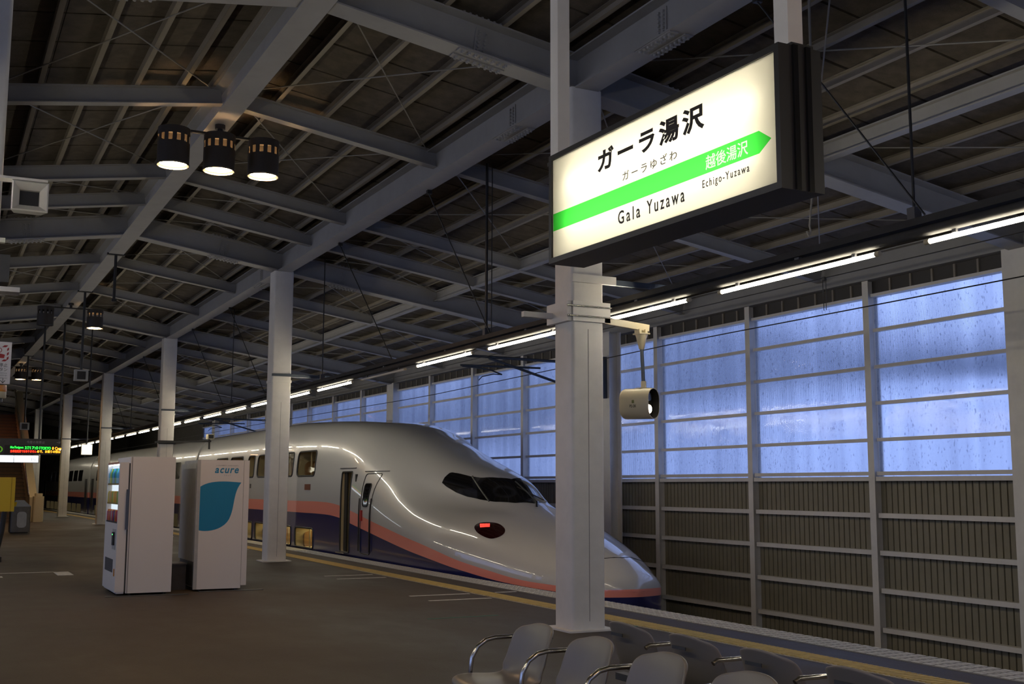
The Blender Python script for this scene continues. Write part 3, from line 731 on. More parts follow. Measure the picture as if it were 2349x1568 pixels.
MB().cyl((6.96, 10.5, 3.05), (6.955, 10.46, 2.58), .021, n=10).build('pipe', M['mast'], sl, smooth=.8)
m = MB(); m.cyl((6.955, 10.46, 2.58), (6.955, 10.46, 2.66), .03, n=12); m.box(6.87, 7.03, 10.40, 10.52, 2.565, 2.585); m.build('collar', M['cream'], sl, smooth=.7)
# body: upright oval tube pointing towards the track end of the platform
ax = Vector((.40, -.916, -.02)).normalized(); sd = ax.cross(Vector((0, 0, 1))).normalized()
def oval(r, hh, n=10):
    p = [(r * math.cos(math.radians(a)), hh + r * math.sin(math.radians(a))) for a in np.linspace(0, 180, n)] + [(r * math.cos(math.radians(a)), -hh + r * math.sin(math.radians(a))) for a in np.linspace(180, 360, n)]
    return p
cb = Vector((6.90, 10.47, 2.41)); Lb = .40; up = Vector((0, 0, 1))
back, front = cb - ax * .21, cb + ax * .19
O = oval(.115, .055); n = len(O)
m = MB(); rings = []
for d, s_ in ((-.21, .55), (-.205, .8), (-.19, .95), (-.17, 1), (.19, 1), (.19, .955), (.10, .955)):
    rings.append([cb + ax * d + sd * (a * s_) + up * (b * s_) for a, b in O])
vs = [p for r in rings for p in r]; fs = [tuple(range(n))]
for i in range(len(rings) - 1):
    for j in range(n): fs.append((i * n + j, i * n + (j + 1) % n, (i + 1) * n + (j + 1) % n, (i + 1) * n + j))
m.add(vs, fs); m.build('housing', M['cream'], sl, smooth=.7)
m = MB(); m.add([cb + ax * .11 + sd * (a * .95) + up * (b * .95) for a, b in O], [tuple(range(n))]); m.add([cb + ax * .11 + sd * (a * .95) + up * (b * .95) for a, b in O] + [cb + ax * .188 + sd * (a * .95) + up * (b * .95) for a, b in O], [(j, (j + 1) % n, (j + 1) % n + n, j + n) for j in range(n)]); m.build('dark_hood', M['matteblack'], sl, smooth=.7, fix=False)
for zz, mt in ((.075, 'blackgloss'), (-.06, 'lit')):
    c0 = cb + ax * .115 + up * zz
    m = MB(); m.cyl(c0, c0 + ax * .02, .052, .045, n=18); m.build('lens', emat('white_signal', (1, .82, .6), 9) if mt == 'lit' else M['blackgloss'], sl, smooth=.8)
e1 = ax; o0 = cb - ax * .07 + sd * (-.1162) * -1
sdv = sd if (sd.dot(Vector((-1, 0, 0))) > 0) else -sd
po = cb + sdv * .1158
exs = ax if True else -ax
text('plate_number', 'P2-2K', po + exs * -.05 + up * -.045, exs, up, .085, .03, M['ink'], sl, .001, .01)
m = MB(); q0 = po + exs * -.022 + up * .0; m.add([q0 + sdv * .001, q0 + exs * .03 + sdv * .001, q0 + exs * .03 + up * .035 + sdv * .001, q0 + up * .035 + sdv * .001], [(0, 1, 2, 3)]); m.build('number_tag', mat('olive_tag', (.16, .17, .04), .5), sl, fix=False)

# ================================================================== OVERHEAD LINE
t = thing('contact_wire', 'thin lower overhead wire crossing the window panes', 'wire', (9.85, 0, 3.69))
MB().tube([(9.85 + .2 * math.sin(y * .12), y, 3.69 - (.16 if y > 14 else 0) * min(1, (y - 14) / 10)) for y in np.linspace(-8, 80, 60)], .008, 6).build('wire', M['black'], t, smooth=1)
t = thing('messenger_wire', 'thin upper overhead wire below the wall girder', 'wire', (9.85, 0, 4.1))
MB().tube([(9.85, y, 4.11) for y in np.linspace(-8, 21, 12)] + [(9.85, y, 4.11) for y in np.linspace(22, 80, 30)], .007, 6).build('wire', M['black'], t, smooth=1)
for i, y in enumerate((10.72, 16.5, 5.0)):
    t = thing('dropper', ['wire loop dropper in front of the right window bays', 'wire dropper above the train nose', 'wire dropper past the right edge'][i], 'wire', (9.85, y, 3.69), 'droppers of the overhead wires')
    m = MB(); m.tube([(9.85, y - .02, 3.70), (9.85, y - .03, 4.08)], .005, 5); m.tube([(9.85, y + .02, 3.70), (9.85, y + .03, 4.08)], .005, 5); m.build('loop', M['black'], t)
    MB().lathe([(.001, -.03), (.03, -.02), (.03, .02), (.001, .03)], (9.85, y, 4.1), 10).build('clip', M['black'], t, smooth=.8)
def cantilever(y, label, mast=True):
    t = thing('catenary_bracket', label, 'bracket', (13.1, y, 4.0), 'overhead wire brackets')
    m = MB(); m.cyl((12.0, y, 4.14), (9.6, y + .05, 4.16), .03, n=8); m.build('top_tube', M['mast'], t, smooth=.8)
    MB().cyl((12.0, y, 3.62), (10.1, y, 4.13), .028, n=8).build('strut', M['mast'], t, smooth=.8)
    MB().cyl((11.3, y, 3.98), (9.45, y, 3.95), .022, n=8).build('register_tube', M['mast'], t, smooth=.8)
    MB().tube([(9.5, y, 3.93), (9.8, y, 3.92), (10.15, y, 3.88), (10.4, y, 3.80)], .016, 8).build('steady_arm', M['mast'], t, smooth=.8)
    MB().tube([(10.4, y, 3.80), (10.2, y, 3.80), (9.95, y, 3.74), (9.87, y, 3.66)], .010, 8).build('contact_arm', M['black'], t, smooth=.8)
    for z0, z1 in ((4.14, 4.14), (3.62, 3.52)):
        prof = []
        m = MB(); a = Vector((12.0, y, z0)); b = Vector((12.75, y, z1))
        m.cyl(a, b, .035, n=12)
        for i in range(9):
            c = a.lerp(b, (i + .5) / 9); d = (b - a).normalized(); m.cyl(c - d * .012, c + d * .012, .075, .05, n=14)
        m.build('insulator', M['vendgrey'], t, smooth=.6)
    MB().box(12.72, 12.95, y - .05, y + .05, 3.4, 4.3).build('hinge_plate', M['mast'], t)
    if mast:
        m = MB(); m.box(12.92, 12.94, y - .14, y + .14, -1.3, 4.85); m.box(13.2, 13.22, y - .14, y + .14, -1.3, 4.85); m.box(12.94, 13.2, y - .008, y + .008, -1.3, 4.85); m.build('mast', M['steel'], t)
cantilever(20.9, 'dark overhead wire bracket with ribbed insulators left of the nearest column')
cantilever(45.5, 'far overhead wire bracket above the middle of the train')
t = thing('camera_unit', 'small camera on a dark arm in front of the third column', 'camera', (6.6, Y0 + 2 * S - .3, 2.9))
yc = Y0 + 2 * S - .3
MB().beam((5.9, yc, 2.78), (7.55, yc, 2.84), .06, .05).build('arm', M['black'], t)
yk = Y0 + 2 * S; m = MB(); m.box(XC - .25, XC + .25, yk - .23, yk - .205, 2.73, 2.84); m.build('clamp_plate', M['black'], t)
MB().box(7.42, 7.62, yc - .12, yc + .1, 2.9, 3.05).build('housing', M['cream'], t); MB().box(7.45, 7.59, yc - .14, yc - .12, 2.92, 3.03).build('lens', M['black'], t)
MB().cyl((7.5, yc, 2.6), (7.5, yc, 2.9), .03, n=8).build('post', M['black'], t, smooth=.8)

# ================================================================== TRAIN
def pchip(xs, ys):
    xs = np.array(xs, float); ys = np.array(ys, float); h = np.diff(xs); d = np.diff(ys) / h; m = np.zeros(len(xs))
    for i in range(1, len(xs) - 1):
        if d[i - 1] * d[i] > 0: w1 = 2 * h[i] + h[i - 1]; w2 = h[i] + 2 * h[i - 1]; m[i] = (w1 + w2) / (w1 / d[i - 1] + w2 / d[i])
    m[0] = d[0]; m[-1] = d[-1]
    def f(x):
        x = np.clip(x, xs[0], xs[-1]); i = np.clip(np.searchsorted(xs, x, 'right') - 1, 0, len(xs) - 2); t = (x - xs[i]) / h[i]
        return (2*t**3 - 3*t**2 + 1) * ys[i] + (t**3 - 2*t**2 + t) * h[i] * m[i] + (-2*t**3 + 3*t**2) * ys[i+1] + (t**3 - t**2) * h[i] * m[i+1]
    return f
TX = 9.85; TIP = 15.0
YS  = [15.0, 15.06, 15.19, 15.49, 15.94, 16.64, 17.61, 18.576, 19.528, 20.48, 21.432, 22.384, 23.336, 24.288, 25.24, 26.668, 28.096, 30.0]
fW  = pchip(YS, [.02, .26, .53, .69, .89, 1.15, 1.40, 1.60, 1.672, 1.69, 1.69, 1.69, 1.69, 1.69, 1.69, 1.69, 1.69, 1.69])
fZ0 = pchip(YS, [-.10, -.10, -.10, -.10, -.08, -.02, .10, .22, .36, .50, .62, .72, .78, .80, .80, .80, .80, .80])
fA  = pchip(YS, [-.088, .068, .185, .30, .483, .68, .92, 1.12, 1.23, 1.39, 1.69, 2.09, 2.48, 2.82, 3.0, 3.10, 3.16, 3.22])   # shoulder height
fT  = pchip(YS, [-.074, .052, .169, .386, .511, .702, .941, 1.24, 1.71, 1.947, 2.16, 2.42, 2.65, 2.84, 2.95, 3.03, 3.10, 3.22])   # canopy height
fB  = pchip(YS, [.012, .158, .314, .48, .539, .612, .675, .73, .93, 1.144, 1.282, 1.38, 1.46, 1.52, 1.58, 1.62, 1.65, 1.66])        # canopy half width
fN  = pchip(YS, [2.0, 2.0, 2.0, 2.05, 2.1, 2.15, 2.2, 2.3, 2.4, 2.5, 2.6, 2.8, 3.2, 3.7, 4.1, 4.4, 4.4, 4.4])
fL  = pchip(YS, [-.12, -.45, -.70, -.85, -.95, -.98, -1., -1., -1., -1., -1., -1., -1., -1., -1., -1., -1., -1.])
fK  = pchip([15, 18, 20, 22, 24, 26, 30], [.10, .18, .25, .28, .2, .05, .03])
def surf(y, th):
    """y, th arrays -> x offset (>=0), z.  th = -90..90 degrees seen from the section's centre"""
    c = np.maximum(np.cos(th), 1e-9); s = np.sin(th); z0 = fZ0(y); n = fN(y)
    up = s >= 0; sa = np.maximum(np.abs(s), 1e-9)
    W = fW(y); ha = np.maximum(fA(y) - z0, .01); hb = np.maximum(fT(y) - z0, .01); hl = np.maximum(z0 - fL(y), .01)
    ra = ((c / W) ** n + (sa / ha) ** n) ** (-1 / n)
    nb = np.minimum(n, 2.6)
    rb = ((c / fB(y)) ** nb + (sa / hb) ** nb) ** (-1 / nb)
    k = fK(y); hh = np.maximum(k - np.abs(ra - rb), 0) / k
    ru = np.maximum(ra, rb) + hh * hh * k / 4      # smooth union of shoulder and canopy
    nl = 4.5
    rl = ((c / W) ** nl + (sa / hl) ** nl) ** (-1 / nl)
    r = np.where(up, ru, rl)
    # blend across th = 0
    return r * c, z0 + r * s

def sx(y, z):                            # near side x of the lead car's skin at y, z
    th = np.radians(np.linspace(-80, 89, 340)); xo, zz = surf(np.full_like(th, y), th); return TX - float(np.interp(z, zz, xo))
def livery():
    m, nt, b = newmat('train_livery'); N = nt.nodes; L = nt.links
    tc = N.new('ShaderNodeTexCoord'); sp = N.new('ShaderNodeSeparateXYZ'); L.new(tc.outputs['Object'], sp.inputs[0])
    def curve(pts):
        mr = N.new('ShaderNodeMapRange'); mr.inputs[1].default_value = 15.0; mr.inputs[2].default_value = 27.0; L.new(sp.outputs[1], mr.inputs[0])
        fc = N.new('ShaderNodeFloatCurve'); cvv = fc.mapping.curves[0]
        pts = sorted(((y - 15) / 12, (z + 1) / 3) for y, z in pts)
        cvv.points[0].location = pts[0]; cvv.points[1].location = pts[-1]
        for p in pts[1:-1]: cvv.points.new(*p)
        fc.mapping.update(); L.new(mr.outputs[0], fc.inputs['Value'])
        ma = N.new('ShaderNodeMath'); ma.operation = 'MULTIPLY_ADD'; ma.inputs[1].default_value = 3; ma.inputs[2].default_value = -1; L.new(fc.outputs[0], ma.inputs[0])
        gt = N.new('ShaderNodeMath'); gt.operation = 'GREATER_THAN'; L.new(sp.outputs[2], gt.inputs[0]); L.new(ma.outputs[0], gt.inputs[1]); return gt
    top = curve([(27, 1.14), (25.8, 1.14), (25.1, 1.12), (24.46, 1.07), (23.7, .97), (22.44, .79), (20.94, .59), (19.37, .39), (18.26, .21), (17.44, .09), (16.76, .0), (16.08, -.045), (15.4, -.07), (15.0, -.06)])
    bot = curve([(27, .86), (25.8, .86), (25.1, .845), (24.46, .80), (23.72, .70), (22.6, .56), (21.56, .43), (20.4, .295), (19.37, .19), (18.26, .06), (17.44, -.04), (16.93, -.085), (16.08, -.14), (15.4, -.18), (15.0, -.18)])
    m1 = N.new('ShaderNodeMixRGB'); m1.inputs[1].default_value = (.009, .011, .085, 1); m1.inputs[2].default_value = (.78, .26, .20, 1); L.new(bot.outputs[0], m1.inputs[0])
    m2 = N.new('ShaderNodeMixRGB'); m2.inputs[2].default_value = (.47, .47, .462, 1); L.new(top.outputs[0], m2.inputs[0]); L.new(m1.outputs[0], m2.inputs[1])
    L.new(m2.outputs[0], b.inputs['Base Color']); b.inputs['Roughness'].default_value = .28; b.inputs['Coat Weight'].default_value = .9; b.inputs['Coat IOR'].default_value = 1.6; b.inputs['Coat Roughness'].default_value = .015
    return m
M['livery'] = livery()
def ring(y, yy=None):
    th = np.radians(np.concatenate([np.linspace(-89.5, -20, 12), np.linspace(-16, 90, 40)])); xo, z = surf(np.full_like(th, y), th)
    xo[-1] = 0.0
    yy = y if yy is None else yy
    near = [(TX - a, yy, c) for a, c in zip(xo, z)]; far = [(TX + a, yy, c) for a, c in zip(xo[-2::-1], z[-2::-1])]
    return near + far
def skin(ys, sect=None):
    rows = [ring(y if sect is None else sect, y) for y in ys]; n = len(rows[0]); m = MB()
    vs = [p for r in rows for p in r]; fs = []
    for i in range(len(rows) - 1):
        for k in range(n): fs.append((i * n + k, (i + 1) * n + k, (i + 1) * n + (k + 1) % n, i * n + (k + 1) % n))
    fs.append(tuple(range(n))); fs.append(tuple((len(rows) - 1) * n + k for k in range(n - 1, -1, -1)))
    m.add(vs, fs); return m
lead = thing('bullet_train_car', 'white bullet train nose car with a coral stripe over navy', 'train', (TX, 15.0, -1.13), 'coupled bullet train cars')
wins = [(26.40, 27.88), (28.24, 29.72), (30.22, 31.72), (32.05, 32.78), (33.4, 34.9), (35.3, 36.8)]
ysn = list(np.linspace(15.001, 15.12, 7)) + list(np.linspace(15.15, 16.2, 16)) + list(np.linspace(16.3, 26, 60)) + list(np.linspace(26.5, 30, 8)) + [33.2, 36.4, 39.6]
body_me = skin(ysn).mesh('body', bend=True)
body_me.materials.append(M['livery']); body_me.materials.append(M['interior'])
bo = bpy.data.objects.new('body_tmp', body_me); C.objects.link(bo)
cut = MB()
for (a, b) in wins:
    for z0, z1, r in ((1.75, 2.35, .13), (.03, .50, .09)):
        cut.prism(rrect(b - a, z1 - z0, r, 4, (a + b) / 2, (z0 + z1) / 2), (8.02, 0, 0), (0, 1, 0), (0, 0, 1), (1, 0, 0), 1.05)
cut.prism(rrect(.62, 1.75, .06, 3, 24.11, .945), (7.9, 0, 0), (0, 1, 0), (0, 0, 1), (1, 0, 0), 1.5)
cm = cut.mesh('cutter', bend=True); cm.materials.append(M['livery']); cm.materials.append(M['interior'])
for p in cm.polygons: p.material_index = 1
co = bpy.data.objects.new('cutter', cm); C.objects.link(co)
md = bo.modifiers.new('cut', 'BOOLEAN'); md.object = co; md.operation = 'DIFFERENCE'; md.solver = 'EXACT'
dg = bpy.context.evaluated_depsgraph_get(); dg.update()
nm = bpy.data.meshes.new_from_object(bo.evaluated_get(dg)); bpy.data.objects.remove(bo); bpy.data.objects.remove(co)
bm = bmesh.new(); bm.from_mesh(nm)
for f in bm.faces: f.smooth = True
for e in bm.edges:
    if len(e.link_faces) == 2 and (e.calc_face_angle(0) > .6 or e.link_faces[0].material_index != e.link_faces[1].material_index): e.smooth = False
bm.to_mesh(nm); bm.free(); nm.name = 'body'
body = bpy.data.objects.new('body', nm); C.objects.link(body); body.parent = lead
body.matrix_parent_inverse = Matrix.Translation(-world_loc(lead))
if len(nm.materials) < 2: nm.materials.append(M['interior'])
def onskin(y, th, off=.006):             # point on the skin (+ small offset outwards)
    e = 1e-3
    def P(a, b):
        xo, z = surf(np.array([a]), np.array([math.radians(b)])); return Vector((TX - float(xo[0]), a, float(z[0])))
    p = P(y, th); n = (P(y + .02, th) - P(y - .02, th)).cross(P(y, min(th + .5, 89.9)) - P(y, th - .5)).normalized()
    if n.dot(p - Vector((TX, y + .8, 0.0))) < 0: n = -n
    return p + n * off
def patch(outer_a, outer_b, ns, nt_, off, mirror):
    def samp(pts, s):
        d = [0]
        for p, q in zip(pts[:-1], pts[1:]): d.append(d[-1] + math.hypot(q[0] - p[0], (q[1] - p[1]) * .025))
        s *= d[-1]; i = max(0, min(len(pts) - 2, int(np.searchsorted(d, s, 'right')) - 1)); f = (s - d[i]) / max(1e-9, d[i + 1] - d[i])
        return (pts[i][0] + (pts[i + 1][0] - pts[i][0]) * f, pts[i][1] + (pts[i + 1][1] - pts[i][1]) * f)
    rows = []
    for i in range(ns + 1):
        a = samp(outer_a, i / ns); b = samp(outer_b, i / ns)
        rows.append([onskin(a[0] + (b[0] - a[0]) * j / nt_, min(89.99, a[1] + (b[1] - a[1]) * j / nt_), off) for j in range(nt_ + 1)])
    if mirror:
        rows[-1] = [Vector((TX, p.y, p.z)) for p in rows[-1]]
        rows = rows + [[Vector((2 * TX - p.x, p.y, p.z)) for p in r] for r in rows[-2::-1]]
    return MB().grid(rows)
up_c = [(20.57, 49.3), (20.61, 54), (20.59, 60.3), (20.34, 63), (19.97, 66), (19.71, 70), (19.46, 80), (19.36, 89.99)]
lo_c = [(20.57, 49.3), (20.37, 48.2), (20.0, 48), (19.66, 49.5), (19.26, 54), (18.97, 59.3), (18.60, 72), (18.42, 89.99)]
cabm = mat('cab_glass', (.006, .006, .007), .10, coat=.4)
ws = patch(up_c, lo_c, 28, 8, .006, True).build('windshield', cabm, lead, smooth=1.0, fix=False)
m = MB(); a = onskin(19.93, 66.2, .010); 
m.tube([onskin(19.93 + (19.07 - 19.93) * i / 8, 66.4 + (57.2 - 66.4) * i / 8, .010) for i in range(9)], .022, 6); m.build('pillar', M['black'], ws, smooth=.8)
text('unit_number', 'P11', Vector((TX - .62, 19.72, 1.50)), Vector((.55, -.83, 0)).normalized(), (0, 0, 1), .22, .055, M['inkgrey'], ws, .001)
# lamp cluster
hl = [(18.36, 26), (18.37, 30.2), (18.22, 34.3), (18.01, 36.9), (17.77, 35.2), (17.64, 31.3), (17.63, 26.6), (17.74, 22.5), (17.95, 21.8), (18.18, 23.0)]
hlc = (18.0, 29.0)
def fan(mirror, scale=1.0, off=.006, pts=hl, c=hlc):
    n = 40; P = []
    for i in range(n):
        f = i / n * len(pts); k = int(f); u = f - k; p0, p1, p2, p3 = pts[(k - 1) % len(pts)], pts[k], pts[(k + 1) % len(pts)], pts[(k + 2) % len(pts)]
        P.append(tuple(.5 * (2 * p1[d] + (p2[d] - p0[d]) * u + (2 * p0[d] - 5 * p1[d] + 4 * p2[d] - p3[d]) * u * u + (3 * p1[d] - p0[d] - 3 * p2[d] + p3[d]) * u ** 3) for d in (0, 1)))
    m = MB(); rings = [[onskin(c[0] + (a - c[0]) * s * scale, c[1] + (b - c[1]) * s * scale, off) for a, b in P] for s in (.25, .5, .75, 1)]
    vs = [onskin(c[0], c[1], off)] + [p for r in rings for p in r]; fs = [(0, 1 + i, 1 + (i + 1) % n) for i in range(n)]
    for r in range(3):
        for i in range(n): fs.append((1 + r * n + i, 1 + (r + 1) * n + i, 1 + (r + 1) * n + (i + 1) % n, 1 + r * n + (i + 1) % n))
    if mirror: vs = [(2 * TX - p.x, p.y, p.z) for p in vs]
    m.add(vs, fs); return m
lens = mat('red_lamp_lens', (.02, .003, .004), .06, coat=1.0)
for mir in (False, True):
    h = fan(mir).build('lamp_cluster', lens, lead, smooth=1, fix=False)
    for i in range(7):
        for j in range(2):
            def q(u, v): 
                a = [18.33 + (18.15 - 18.33) * u, 29.8 + (33.6 - 29.8) * u]; b = [18.22 + (18.05 - 18.22) * u, 27.0 + (30.6 - 27.0) * u]
                p = onskin(a[0] + (b[0] - a[0]) * v, a[1] + (b[1] - a[1]) * v, .009); return (2 * TX - p.x, p.y, p.z) if mir else p
            u0, u1, v0, v1 = i / 7 + .02, (i + 1) / 7 - .02, j / 2 + .05, (j + 1) / 2 - .05
            MB().add([q(u0, v0), q(u1, v0), q(u1, v1), q(u0, v1)], [(0, 1, 2, 3)]).build('red_lamp', M['red_led'], h, fix=False)
# nose hatch joint, wiper, crew door, passenger door, windows
m = MB(); hp = [(16.0, 18), (15.88, 30), (15.73, 46), (15.62, 61), (15.53, 76), (15.49, 89.9)]
pts = [onskin(y_, t_, .002) for y_, t_ in hp]; pts = pts + [Vector((2 * TX - p.x, p.y, p.z)) for p in pts[-2::-1]]
m.tube(pts, .008, 6); m.build('hatch_joint', M['black'], lead, smooth=1)
m = MB(); m.tube([(TX - .02, 18.30, 1.22), (TX - .05, 18.62, 1.40), (TX - .03, 19.15, 1.60)], .014, 6); m.tube([(TX - .06, 18.24, 1.14), (TX - .02, 18.32, 1.24)], .022, 6); m.tube([(TX + .2, 18.45, 1.26), (TX - .12, 18.9, 1.50)], .010, 6)
m.build('wiper', M['black'], lead, smooth=.8)
def skinloop(a, b, z0, z1, r, off, rad, name, mt, parent):
    o = rrect(b - a, z1 - z0, r, 4, (a + b) / 2, (z0 + z1) / 2); P = []
    for i in range(len(o)):
        p, q = o[i], o[(i + 1) % len(o)]; k = max(1, int(math.hypot(q[0] - p[0], q[1] - p[1]) / .12))
        for j in range(k): y_, z_ = p[0] + (q[0] - p[0]) * j / k, p[1] + (q[1] - p[1]) * j / k; P.append((sx(y_, z_) - off, y_, z_))
    P.append(P[0]); return MB().tube(P, rad, 6).build(name, mt, parent, smooth=1)
def skinpatch(a, b, z0, z1, r, off):
    o = rrect(b - a, z1 - z0, r, 4, (a + b) / 2, (z0 + z1) / 2); m = MB(); n = len(o)
    vs = [(sx((a + b) / 2, (z0 + z1) / 2) - off, (a + b) / 2, (z0 + z1) / 2)] + [(sx(y_, z_) - off, y_, z_) for y_, z_ in o]
    return m.add(vs, [(0, 1 + (i + 1) % n, 1 + i) for i in range(n)])
cd = skinloop(22.50, 23.10, .10, 1.77, .07, .002, .012, 'crew_door', M['black'], lead)
skinpatch(22.68, 22.98, 1.08, 1.56, .06, .012).build('door_window', cabm, cd, smooth=1, fix=False)
skinloop(22.68, 22.98, 1.08, 1.56, .06, .012, .010, 'window_seal', M['rubber'], cd)
for y_ in (22.47, 23.13): MB().tube([(sx(y_, z_) - .03, y_, z_) for z_ in np.linspace(.15, 1.25, 8)], .014, 6).build('grab_rail', M['black'], cd, smooth=1)
xh = sx(23.03, .9); MB().box(xh - .03, xh + .02, 22.98, 23.08, .78, 1.0).build('door_handle', M['redprint'], cd)
MB().tube([(sx(y_, 1.82) - .01, y_, 1.82) for y_ in np.linspace(22.36, 23.2, 5)], .012, 6).build('drip_rail', M['galv'], cd, smooth=1)
pd = skinloop(23.80, 24.42, .07, 1.82, .06, .0, .018, 'passenger_door', M['black'], lead)
MB().box(8.45, 8.49, 24.05, 24.16, .1, 1.75).build('inner_partition', M['vendwhite'], pd)
MB().cyl((8.40, 24.0, .1), (8.40, 24.0, 1.55), .022, n=10).build('yellow_grab_pole', M['yellow'], pd, smooth=.8)
MB().box(8.24, 8.27, 24.24, 24.42, .08, 1.8).build('door_leaf', M['black'], pd)
MB().box(8.05, 8.2, 23.82, 24.40, .05, .075).build('door_sill', M['chrome'], pd)
MB().tube([(sx(y_, 1.90) - .01, y_, 1.90) for y_ in np.linspace(23.68, 24.56, 5)], .012, 6).build('drip_rail', M['galv'], pd, smooth=1)
xh = sx(23.55, 1.68); MB().box(xh - .02, xh + .05, 23.52, 23.58, 1.60, 1.76).build('side_lamp', M['black'], lead)
xh = sx(26.9, 1.48); MB().box(xh - .012, xh + .04, 26.70, 27.15, 1.41, 1.55).build('destination_display', mat('amber_display', (.14, .05, .03), .3), lead)
xh = sx(30, 1.5); MB().box(xh - .012, xh + .03, 32.3, 32.4, 1.44, 1.56).build('vent_grille', M['black'], lead)
for (a, b) in wins:
    for z0, z1, r, up_ in ((1.75, 2.35, .13, True), (.03, .50, .09, False)):
        w = skinloop(a, b, z0, z1, r, .0, .021, 'window_seal', M['rubber'], lead)
        skinpatch(a, b, z0, z1, r, -.012).build('pane', M['glass'], w, smooth=1, fix=False)
        mid = (a + b) / 2
        if b - a > 1: MB().box(8.30, 8.33, mid - .02, mid + .02, z0 - .05, z1 + .05).build('curtain_edge', M['interior'], w)
        nseat = 2 if b - a > 1 else 1
        for i in range(nseat):
            ys_ = a + (b - a) * (i + .5) / nseat
            m = MB(); m.prism(rrect(.46, .42, .12, 3, 0, 0), (8.55, ys_ + .1, z0 + .16), (1, 0, 0), (0, .12, 1), (0, 1, -.12), .12); m.build('seat_back', M['seatcloth'], w, smooth=.7)
        if not up_: MB().box(8.3, 9.0, a + .1, b - .1, z1 - .03, z1 - .02).build('cabin_lamp', M['dimlamp'], w)
        else: MB().box(8.7, 8.9, a + .3, a + .5, z1 - .03, z1 - .02).build('cabin_lamp', M['dimlamp'], w)
m = MB(); m.ybox(TX - 1.3, TX + 1.3, 17.5, 39.3, -1.12, -.95); m.build('underframe', M['darkmetal'], lead)
# following cars
dimwin = emat('lit_far_window', (1, .75, .35), .03, False)
car_lab = ['second bullet train car, half hidden behind the vending machines', 'third bullet train car, far off between the columns', 'last bullet train car in sight, far down the platform']
for ci in range(3):
    ya, yb = 39.9 + ci * 24.7, min(39.9 + ci * 24.7 + 24.3, 83.5)
    if ya > 82: continue
    t = thing('bullet_train_car', car_lab[ci], 'train', (TX, ya, -1.13), 'coupled bullet train cars')
    bd = skin(list(np.linspace(ya, yb, 9)), 30.0).build('body', M['livery'], None, smooth=.7); bd.parent = t; bd.matrix_parent_inverse = Matrix.Translation(-world_loc(t))
    y_ = ya + 2.4; xd = sx(30, .9)
    m = MB(); m.box(xd - .012, xd + .02, ya + .5, ya + 1.2, .08, 1.85); m.build('passenger_door', M['black'], t)
    m = MB(); m.box(xd - .012, xd + .02, yb - 1.3, yb - .6, .08, 1.85); m.build('passenger_door', M['black'], t)
    while y_ < yb - 2.6:
        for z0, z1 in ((1.75, 2.35), (.03, .5)):
            q = MB(); q.prism(rrect(1.45, z1 - z0, .09, 3, y_ + .72, (z0 + z1) / 2), (sx(30, (z0 + z1) / 2) - (.012 if z0 < 1 else -.01), 0, 0), (0, 1, 0), (0, 0, 1), (1, 0, 0), .06)
            if z0 > 1: q.v = [(sx(30, z_) - .012 + (.03 if k_ >= len(q.v) // 2 else 0), y__, z_) for k_, (x__, y__, z_) in enumerate(q.v)]
            q.build('window', cabm if z0 > 1 else dimwin, t)
        y_ += 1.84
    m = MB(); m.ybox(TX - 1.2, TX + 1.2, yb, yb + .35, -.6, 2.7); m.build('gangway', M['rubber'], t)

# ================================================================== VENDING MACHINES
v1 = thing('vending_machine', 'white vending machine with a lit drinks window on its left side', 'vending machine', (2.7, 17.15, 0), 'vending machines')
VX0, VX1, VY0, VY1, VH = 2.33, 3.08, 16.53, 17.78, 1.90
m = MB(); m.box(VX0 + .14, VX1, VY0, VY1, .035, VH); m.build('cabinet', M['vendwhite'], v1)
m = MB(); m.box(VX0 + .155, VX0 + .165, VY0 - .002, VY0, .035, VH); m.build('cabinet_seam', M['inkgrey'], v1)
# door on the -X side with an opening for the display
dm = MB(); dx0, dx1 = VX0, VX0 + .12
dm.box(dx0, dx1, VY0 + .01, VY0 + .07, .05, VH - .08); dm.box(dx0, dx1, VY1 - .07, VY1, .05, VH - .08); dm.box(dx0, dx1, VY0 + .07, VY1 - .07, 1.80, VH - .08); dm.box(dx0, dx1, VY0 + .07, VY1 - .07, .05, .98)
dr = dm.build('front_door', M['vendwhite'], v1)
MB().box(VX0 - .004, VX0, VY0 + .1, VY1 - .1, 1.83, VH - .1).build('top_banner', mat('green_red_banner', (.15, .22, .12), .5, noise=.8, nscale=14, dark=(.5, .05, .03)), dr)
MB().box(VX0 + .065, VX0 + .075, VY0 + .07, VY1 - .07, .98, 1.80).build('display_back', emat('display_backlight', (.80, .92, 1.0), 1.8), dr)
MB().box(VX0 + .01, VX0 + .03, VY0 + .08, VY1 - .08, 1.785, 1.795).build('display_lamp', emat('display_lamp', (.85, .94, 1.0), 14), dr)
MB().box(VX0 + .008, VX0 + .02, VY0 + .08, VY1 - .08, .985, .992).build('display_lamp', bpy.data.materials['display_lamp'], dr)
MB().add([(VX0 + .003, VY0 + .07, .98), (VX0 + .003, VY1 - .07, .98), (VX0 + .003, VY1 - .07, 1.80), (VX0 + .003, VY0 + .07, 1.80)], [(3, 2, 1, 0)]).build('display_glass', glass_material('display_glass', (.95, .97, 1), 0.0, .0), dr, fix=False)
MB().box(VX0 - .004, VX0 + .002, VY0 + .3, VY1 - .2, .30, .48).build('delivery_flap', M['darkmetal'], dr)
MB().box(VX0 - .006, VX0 + .002, VY0 + .12, VY0 + .42, .62, .90).build('coin_panel', M['vendgrey'], dr)
MB().box(VX0 - .03, VX0 - .006, VY0 + .18, VY0 + .30, .68, .86).build('card_reader', M['black'], dr)
MB().box(VX0 - .032, VX0 - .03, VY0 + .22, VY0 + .25, .82, .835).build('ready_light', emat('green_led', (.1, 1, .2), 4, False), dr)
